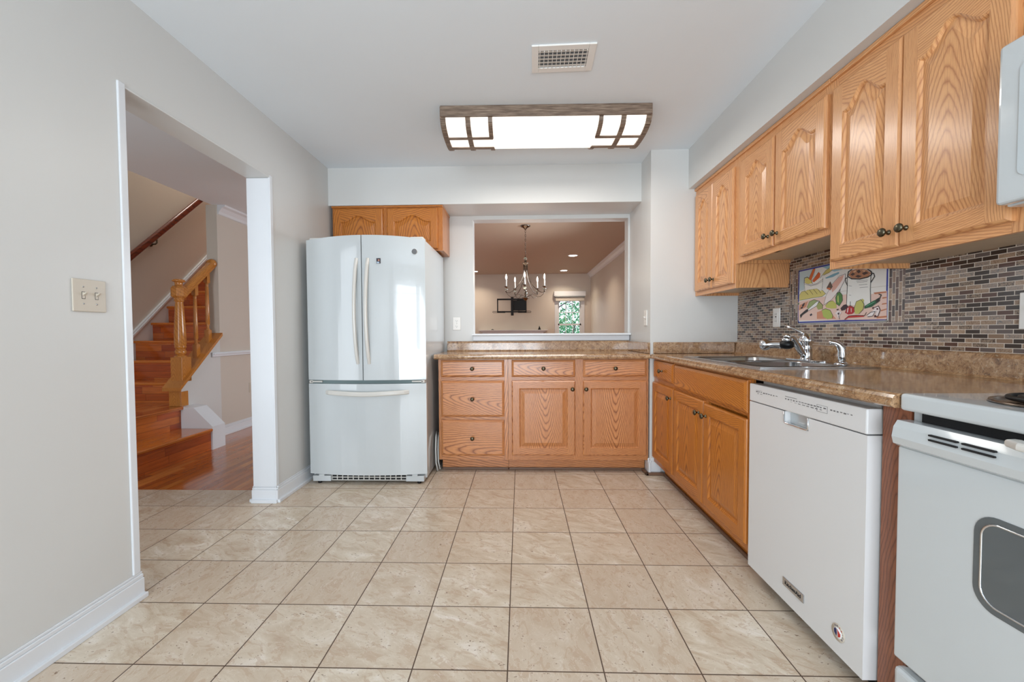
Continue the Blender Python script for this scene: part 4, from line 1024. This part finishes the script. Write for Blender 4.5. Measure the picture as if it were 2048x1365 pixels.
# white stub block at the foot
b = MB(); b.prism([(-3.15, 0), (-2.855, 0), (-2.855, .215), (-3.03, .39), (-3.15, .40)], 3.737, 3.90, TRIM, axis='y')
tagit(b.build('stair_end_block', bevel=.006), 'white sloped block at the foot of the stairs', 'block')
# banister
t = thing('banister', 'golden oak banister with newel post and balusters at the stairs', 'banister', (-3.205, 3.82, .6))
Y0, Z0 = 3.82, .6
def slope(y): return .578+(y-3.71)*.90
b = MB()
P = [(y-Y0, slope(y)-Z0) for y in (3.70, 4.262)]
b.prism([(P[0][0], P[0][1]-.02), (P[1][0], P[1][1]-.02), (P[1][0], P[1][1]+.012), (P[0][0], P[0][1]+.012)], -.085, .085, OAKB, axis='x', g='y'); b.build('base_cap', t, bevel=.006)
b = MB(); b.box(-.058, .053, -.08, -.068, -.198, -.03, OAKB, u0=0); b.box(.053, .063, -.08, .0, -.198, -.06, OAKB, u0=.2); b.build('end_panel', t, bevel=.003)
b = MB()
def sq(w, z, y=0): return [(w*c, y+w*s_, z) for c, s_ in ((1, 1), (-1, 1), (-1, -1), (1, -1))]
zb = slope(3.82)-Z0-.05
b.box(-.055, .055, -.055, .055, zb, .258, OAKB, u0=.03)
b.lathe([(.054, .258), (.05, .268), (.03, .280), (.04, .285), (.046, .30), (.046, .315), (.036, .33), (.04, .338), (.047, .35), (.047, .356), (.044, .362), (.048, .375), (.046, .5), (.040, .62), (.033, .755), (.030, .775), (.036, .782), (.041, .79), (.036, .798), (.041, .806), (.041, .812), (.05, .825)], (0, 0, 0), OAKB, n=24, u0=.03)
oc = lambda r, z: [(r*math.cos(PI/8+k*PI/4), r*math.sin(PI/8+k*PI/4), z) for k in range(8)]
b.loft([oc(.05, .815), oc(.066, .83), oc(.066, .905), oc(.05, .925)], OAKB, smooth=False, u0=.03)
b.lathe([(.05, .925), (.032, .93), (.03, .95), (.034, .962), (.05, .966), (.052, .975), (.045, .985), (.025, .992), (0, .995)], (0, 0, 0), OAKB, n=24, u0=.03); b.build('newel_post', t, bevel=.002)
def rail_z(y): return 1.475+(y-3.90)*.88
for y in (4.01, 4.17):
    b = MB(); z0 = slope(y)-Z0-.01; z1 = rail_z(y)-Z0+.0; yy = y-Y0; w = .022
    b.box(-w, w, yy-w, yy+w, z0, z0+.135, OAKB); b.box(-w*.9, w*.9, yy-w*.9, yy+w*.9, z1-.115, z1+.02, OAKB)
    H_ = (z1-.115)-(z0+.135)
    b.lathe([(.026, 0), (.013, .012), (.012, .03), (.017, .036), (.012, .045), (.019, .06), (.0185, .2), (.015, H_-.04), (.012, H_-.03), (.017, H_-.022), (.012, H_-.015), (.02, H_)], (0, yy, z0+.135), OAKB, n=16, u0=.05); b.build('baluster', t)
b = MB(); prof = [(-.03, -.03), (.03, -.03), (.026, -.012), (.034, .0), (.034, .018), (.022, .032), (0, .036), (-.022, .032), (-.034, .018), (-.034, 0), (-.026, -.012)]
b.tube([(0, y-Y0, rail_z(y)-Z0+.02) for y in (3.86, 4.25)], 0, OAKB, prof=prof); b.build('handrail', t)
b = MB(); b.lathe([(0, -.03), (.02, -.028), (.04, -.018), (.05, 0), (.05, .014), (.046, .018), (0, .018)], (0, 4.235-Y0, rail_z(4.25)-Z0+.02), OAKB, axis='y', n=24); b.build('rail_end_rosette', t)
# rail on the stair wall
t = thing('wall_handrail', 'dark red wooden handrail fixed to the stair wall', 'handrail', (-4.2, 4.25, 1.85))
b = MB(); b.tube([(.075, -.4, -.367), (.075, 2.3, 2.11)], 0, OAKR, prof=[(q[0], q[1]) for q in rounded(-.022, .022, -.034, .034, .018, 4)]); b.build('rail', t)
for y in (.38, 1.7):
    z = y*.917
    b = MB(); b.lathe([(0, 0), (.028, 0), (.026, .008), (.01, .012)], (0.0005, y, z-.1), BRONZE, axis='x', n=14); b.tube([(.01, y, z-.1), (.06, y, z-.1), (.075, y, z-.085), (.075, y, z-.035)], .008, BRONZE, n=8); b.build('bracket', t)
# moulded skirting up the stair wall
b = MB(); f1 = lambda y: 1.095+(y-4.36)*.935
b.prism([(3.7, f1(3.7)-.06), (7.6, f1(7.6)-.06), (7.6, f1(7.6)), (3.7, f1(3.7))], -4.2, -4.175, TRIM, axis='x')
b.prism([(3.7, f1(3.7)-.04), (7.6, f1(7.6)-.04), (7.6, f1(7.6)-.02), (3.7, f1(3.7)-.02)], -4.2, -4.165, TRIM, axis='x')
b.prism([(3.7, .2), (7.6, 3.0), (7.6, f1(7.6)-.06), (3.7, f1(3.7)-.06)], -4.2, -4.19, WALL, axis='x'); struct('trim_9', b)

# ------------------------------------------------------------------ beyond the pass-through
CXc, CYc = .068, 5.27
t = thing('chandelier', 'five arm chandelier with candle bulbs and crystal balls in the dining room', 'chandelier', (CXc, CYc, CZ))
b = MB(); b.lathe([(.062, 0), (.064, -.006), (.055, -.014), (.035, -.024), (.018, -.036), (.01, -.048), (.004, -.056)], (0, 0, 0), NICKEL, n=28); b.build('canopy', t)
z = -.058; k = 0
while z > -.375:
    b = MB(); P = []
    for i in range(12):
        a = 2*PI*i/12; x_, z_ = .007*math.cos(a), .017*math.sin(a)
        P.append((x_, 0, z-.012+z_) if k % 2 == 0 else (0, x_, z-.012+z_))
    b.tube(P, .0022, NICKEL, n=6, closed=True); b.build('chain_link', t); z -= .027; k += 1
b = MB(); b.lathe([(.004, -.37), (.008, -.378), (.005, -.388), (.012, -.392), (.012, -.397), (.006, -.40)], (0, 0, 0), NICKEL, n=16)
b.lathe([(.01, -.432), (.016, -.438), (.014, -.46), (.02, -.464), (.042, -.468), (.044, -.472), (.03, -.476), (.018, -.485), (.018, -.5)], (0, 0, 0), NICKEL, n=24)
b.tube([(0, 0, -.48), (0, 0, -.93)], .006, NICKEL, n=10)
b.lathe([(.006, -.895), (.02, -.90), (.05, -.905), (.052, -.91), (.03, -.916), (.02, -.93), (.008, -.94), (0, -.945)], (0, 0, 0), NICKEL, n=24); b.build('column', t)
for zc, r in ((-.415, .022), (-.845, .024), (-.88, .02), (-.81, .016)):
    b = MB(); b.lathe([(r*math.sin(PI*i/12), zc-r*math.cos(PI*i/12)) for i in range(13)], (0, 0, 0), CRYSTAL, n=12, smooth=False); b.build('crystal_ball', t)
for k in range(5):
    a = math.radians(-93+72*k); c_, s_ = math.cos(a), math.sin(a)
    prof = [(.022, -.49), (.024, -.56), (.034, -.63), (.062, -.70), (.11, -.77), (.165, -.82), (.205, -.843), (.235, -.845), (.25, -.835)]
    b = MB(); b.tube([(r*c_, r*s_, zz) for r, zz in prof], .0042, NICKEL, n=8); arm = b.build('arm', t)
    b = MB(); b.tube([(r*c_, r*s_, zz) for r, zz in ((.012, -.9), (.05, -.885), (.09, -.86), (.12, -.875), (.16, -.90), (.20, -.895), (.235, -.865), (.25, -.84))], .003, NICKEL, n=6); b.build('scroll', arm)
    X, Y = .25*c_, .25*s_
    b = MB(); b.lathe([(.004, -.842), (.012, -.836), (.014, -.828), (.006, -.822)], (X, Y, 0), NICKEL, n=14); b.lathe([(.006, -.782), (.012, -.78), (.027, -.772), (.028, -.768), (.012, -.765)], (X, Y, 0), NICKEL, n=18); b.build('candle_cup', arm)
    b = MB(); b.lathe([(.022*math.sin(PI*i/12), -.802-.02*math.cos(PI*i/12)) for i in range(13)], (X, Y, 0), CRYSTAL, n=12, smooth=False); b.build('crystal_ball', arm)
    b = MB(); b.lathe([(.0085, -.768), (.0085, -.68), (.006, -.678), (0, -.678)], (X, Y, 0), PLATE, n=14); b.build('candle_sleeve', arm)
    b = MB(); b.lathe([(.005, -.678), (.009, -.665), (.0095, -.652), (.006, -.632), (.0005, -.615)], (X, Y, 0), BULB, n=12); b.build('bulb', arm)
point('chandelier_glow', (CXc, CYc, 1.80), 3, (1, .80, .58), .22)
for k, (x, y, lab) in enumerate(((.925, 7.33, 'round recessed ceiling light nearer the chandelier, right side'), (.95, 9.1, 'round recessed ceiling light farthest back, right side'), (-1.0, 9.1, 'round recessed ceiling light at the left edge of the pass-through'))):
    t = thing('recessed_light', lab, 'recessed light', (x, y, CZ), 0, 'recessed lights in the living room ceiling')
    b = MB(); b.lathe([(.095, 0), (.095, -.004), (.075, -.008), (.072, -.002)], (0, 0, 0), TRIM, n=28); b.build('trim_ring', t)
    b = MB(); b.lathe([(0, -.004), (.072, -.004), (.072, -.001)], (0, 0, 0), LENS, n=24); b.build('lens', t)
    area('recessed_glow', (x, y, CZ-.012), (0, 0, -1), .13, .13, 7, (1, .84, .66), 2.2)
# TV bracket on the far wall
t = thing('tv_mount', 'black articulated television bracket on the far living room wall', 'tv bracket', (-.15, FY, 1.62))
YF = -.33; sc_ = (FY+YF)/9.62
b = MB(); b.box(.07, .26, -.02, 0, -.02, .22, BLACK); b.build('wall_plate', t, bevel=.004)
b = MB()
for z in (.16, -.0): b.tube([(.2, -.02, z), (-.02, -.16, z-.02), (.12, YF+.03, z-.05)], .014, BLACK, n=8)
b.tube([(.04, -.18, .14), (.16, -.15, -.03)], .012, BLACK, n=8); b.build('arm', t)
b = MB(); b.box(-.36, .29, YF-.01, YF+.01, .175, .21, BLACK); b.box(-.36, .29, YF-.01, YF+.01, -.10, -.07, BLACK); b.box(-.37, -.345, YF-.01, YF+.01, -.10, .21, BLACK); b.box(.265, .29, YF-.01, YF+.01, -.10, .21, BLACK)
b.box(-.06, .0, YF-.02, YF, -.17, .25, BLACK); b.box(.0, .27, YF+.005, YF+.02, -.06, .17, BLACK); b.build('tilting_frame', t, bevel=.003)
for s, x0, x1 in ((-1, -.47, -.18), (1, .09, .39)):
    b = MB(); b.tube([(x0+.012, YF-.02, -.105), (x1-.012, YF-.02, -.105+s*.0), (x1, YF-.02, -.09), (x1-.012, YF-.02, -.075), (x0+.012, YF-.02, -.075), (x0, YF-.02, -.09)], .006, BLACK, n=6, closed=True)
    o = b.build('slotted_rail', t)
# plate behind it
outlet('small beige plate behind the television bracket on the far wall', (-.10, FY-.0005, 1.60), 0, ALMOND, 'plate', .14, .12, 'blank')
t = thing('mantel_shelf', 'long pale mantel shelf on the far living room wall', 'mantel', (-.17, FY, 1.13))
b = MB(); b.box(-.79, .79, -.2, 0, -.022, 0, TRIM); b.build('shelf', t, bevel=.005)
b = MB(); b.box(-.74, .74, -.16, 0, -.05, -.022, TRIM); b.box(-.70, .70, -.13, 0, -.16, -.05, TRIM); b.build('frieze', t, bevel=.005)
t = thing('ornament', 'small dark cone shaped ornament standing on the mantel shelf', 'ornament', (.435, FY-.1, 1.131))
b = MB(); b.lathe([(0, 0), (.03, 0), (.032, .01), (.024, .03), (.02, .04), (.012, .06), (.008, .075), (.003, .085), (0, .11)], (0, 0, 0), BLACK, n=16); b.build('cone', t)
t = thing('ornament', 'tiny flat dark ornament at the left of the mantel shelf', 'ornament', (-.64, FY-.1, 1.131))
b = MB(); b.lathe([(0, 0), (.035, 0), (.03, .01), (.012, .014), (.01, .02), (0, .022)], (0, 0, 0), BLACK, n=16); b.build('dish', t)
# shade on the window
t = thing('window_shade', 'rolled up pale fabric shade at the top of the living room window', 'window shade', ((WX0+WX1)/2, FY-.014, WZ1+.09))
b = MB(); b.box(-.36, .36, -.07, 0, -.05, .06, TRIM); b.build('valance', t, bevel=.004)
b = MB(); b.box(-.345, .345, -.075, -.005, -.075, -.052, plain('grey head rail', S(140, 146, 148), .4)); b.build('head_rail', t, bevel=.004)
b = MB(); b.box(-.33, .33, -.05, -.01, -.13, -.075, CANV); b.box(-.33, .33, -.06, -.005, -.165, -.13, CANV); b.build('folded_cloth', t, bevel=.01)
# trees outside
def tree(label, x, y, h, r, seed):
    random.seed(seed)
    t = thing('tree', label, 'tree', (x, y, -1.2), 0, 'trees outside the living room window')
    b = MB(); b.tube([(0, 0, 0), (.05, 0, h*.35), (-.05, .05, h*.7), (.05, 0, h)], [.09, .07, .045, .02], BARK, n=8)
    for k in range(16):
        a = random.uniform(0, 2*PI); z0 = h*random.uniform(.3, .9); L_ = r*random.uniform(.6, 1.1)
        b.tube([(0, 0, z0), (L_*.5*math.cos(a), L_*.5*math.sin(a), z0+L_*.3), (L_*math.cos(a), L_*math.sin(a), z0+L_*.45)], [.03, .018, .008], BARK, n=6)
    b.build('trunk', t)
    b = MB()
    cl = [(Vector((random.gauss(0, r*.5), random.gauss(0, r*.5), h*random.uniform(.35, 1.05)))) for _ in range(26)]
    for _ in range(1900):
        c = random.choice(cl); p = c+Vector((random.gauss(0, .22), random.gauss(0, .22), random.gauss(0, .2)))
        s_ = random.uniform(.03, .06); q = Vector((random.random()-.5, random.random()-.5, random.random()-.5)).normalized(); e_ = q.orthogonal().normalized()*s_; f_2 = q.cross(e_)*.6
        b.face([p-e_, p-f_2, p+e_, p+f_2], LEAF)
    b.build('foliage', t)
tree('bare branched tree at the left half of the living room window', 1.15, 14.0, 4.0, .9, 3)
tree('dense green tree seen in the right half of the living room window', 2.7, 18.5, 4.2, 1.1, 5)
tree('low leafy tree behind the lower panes of the living room window', 1.5, 11.8, 2.5, .6, 8)
b = MB(); b.box(-14, 18, 9.8, 40, -1.3, -1.2, plain('lawn', S(96, 140, 84), .9, noise=.1)); struct('ground', b)
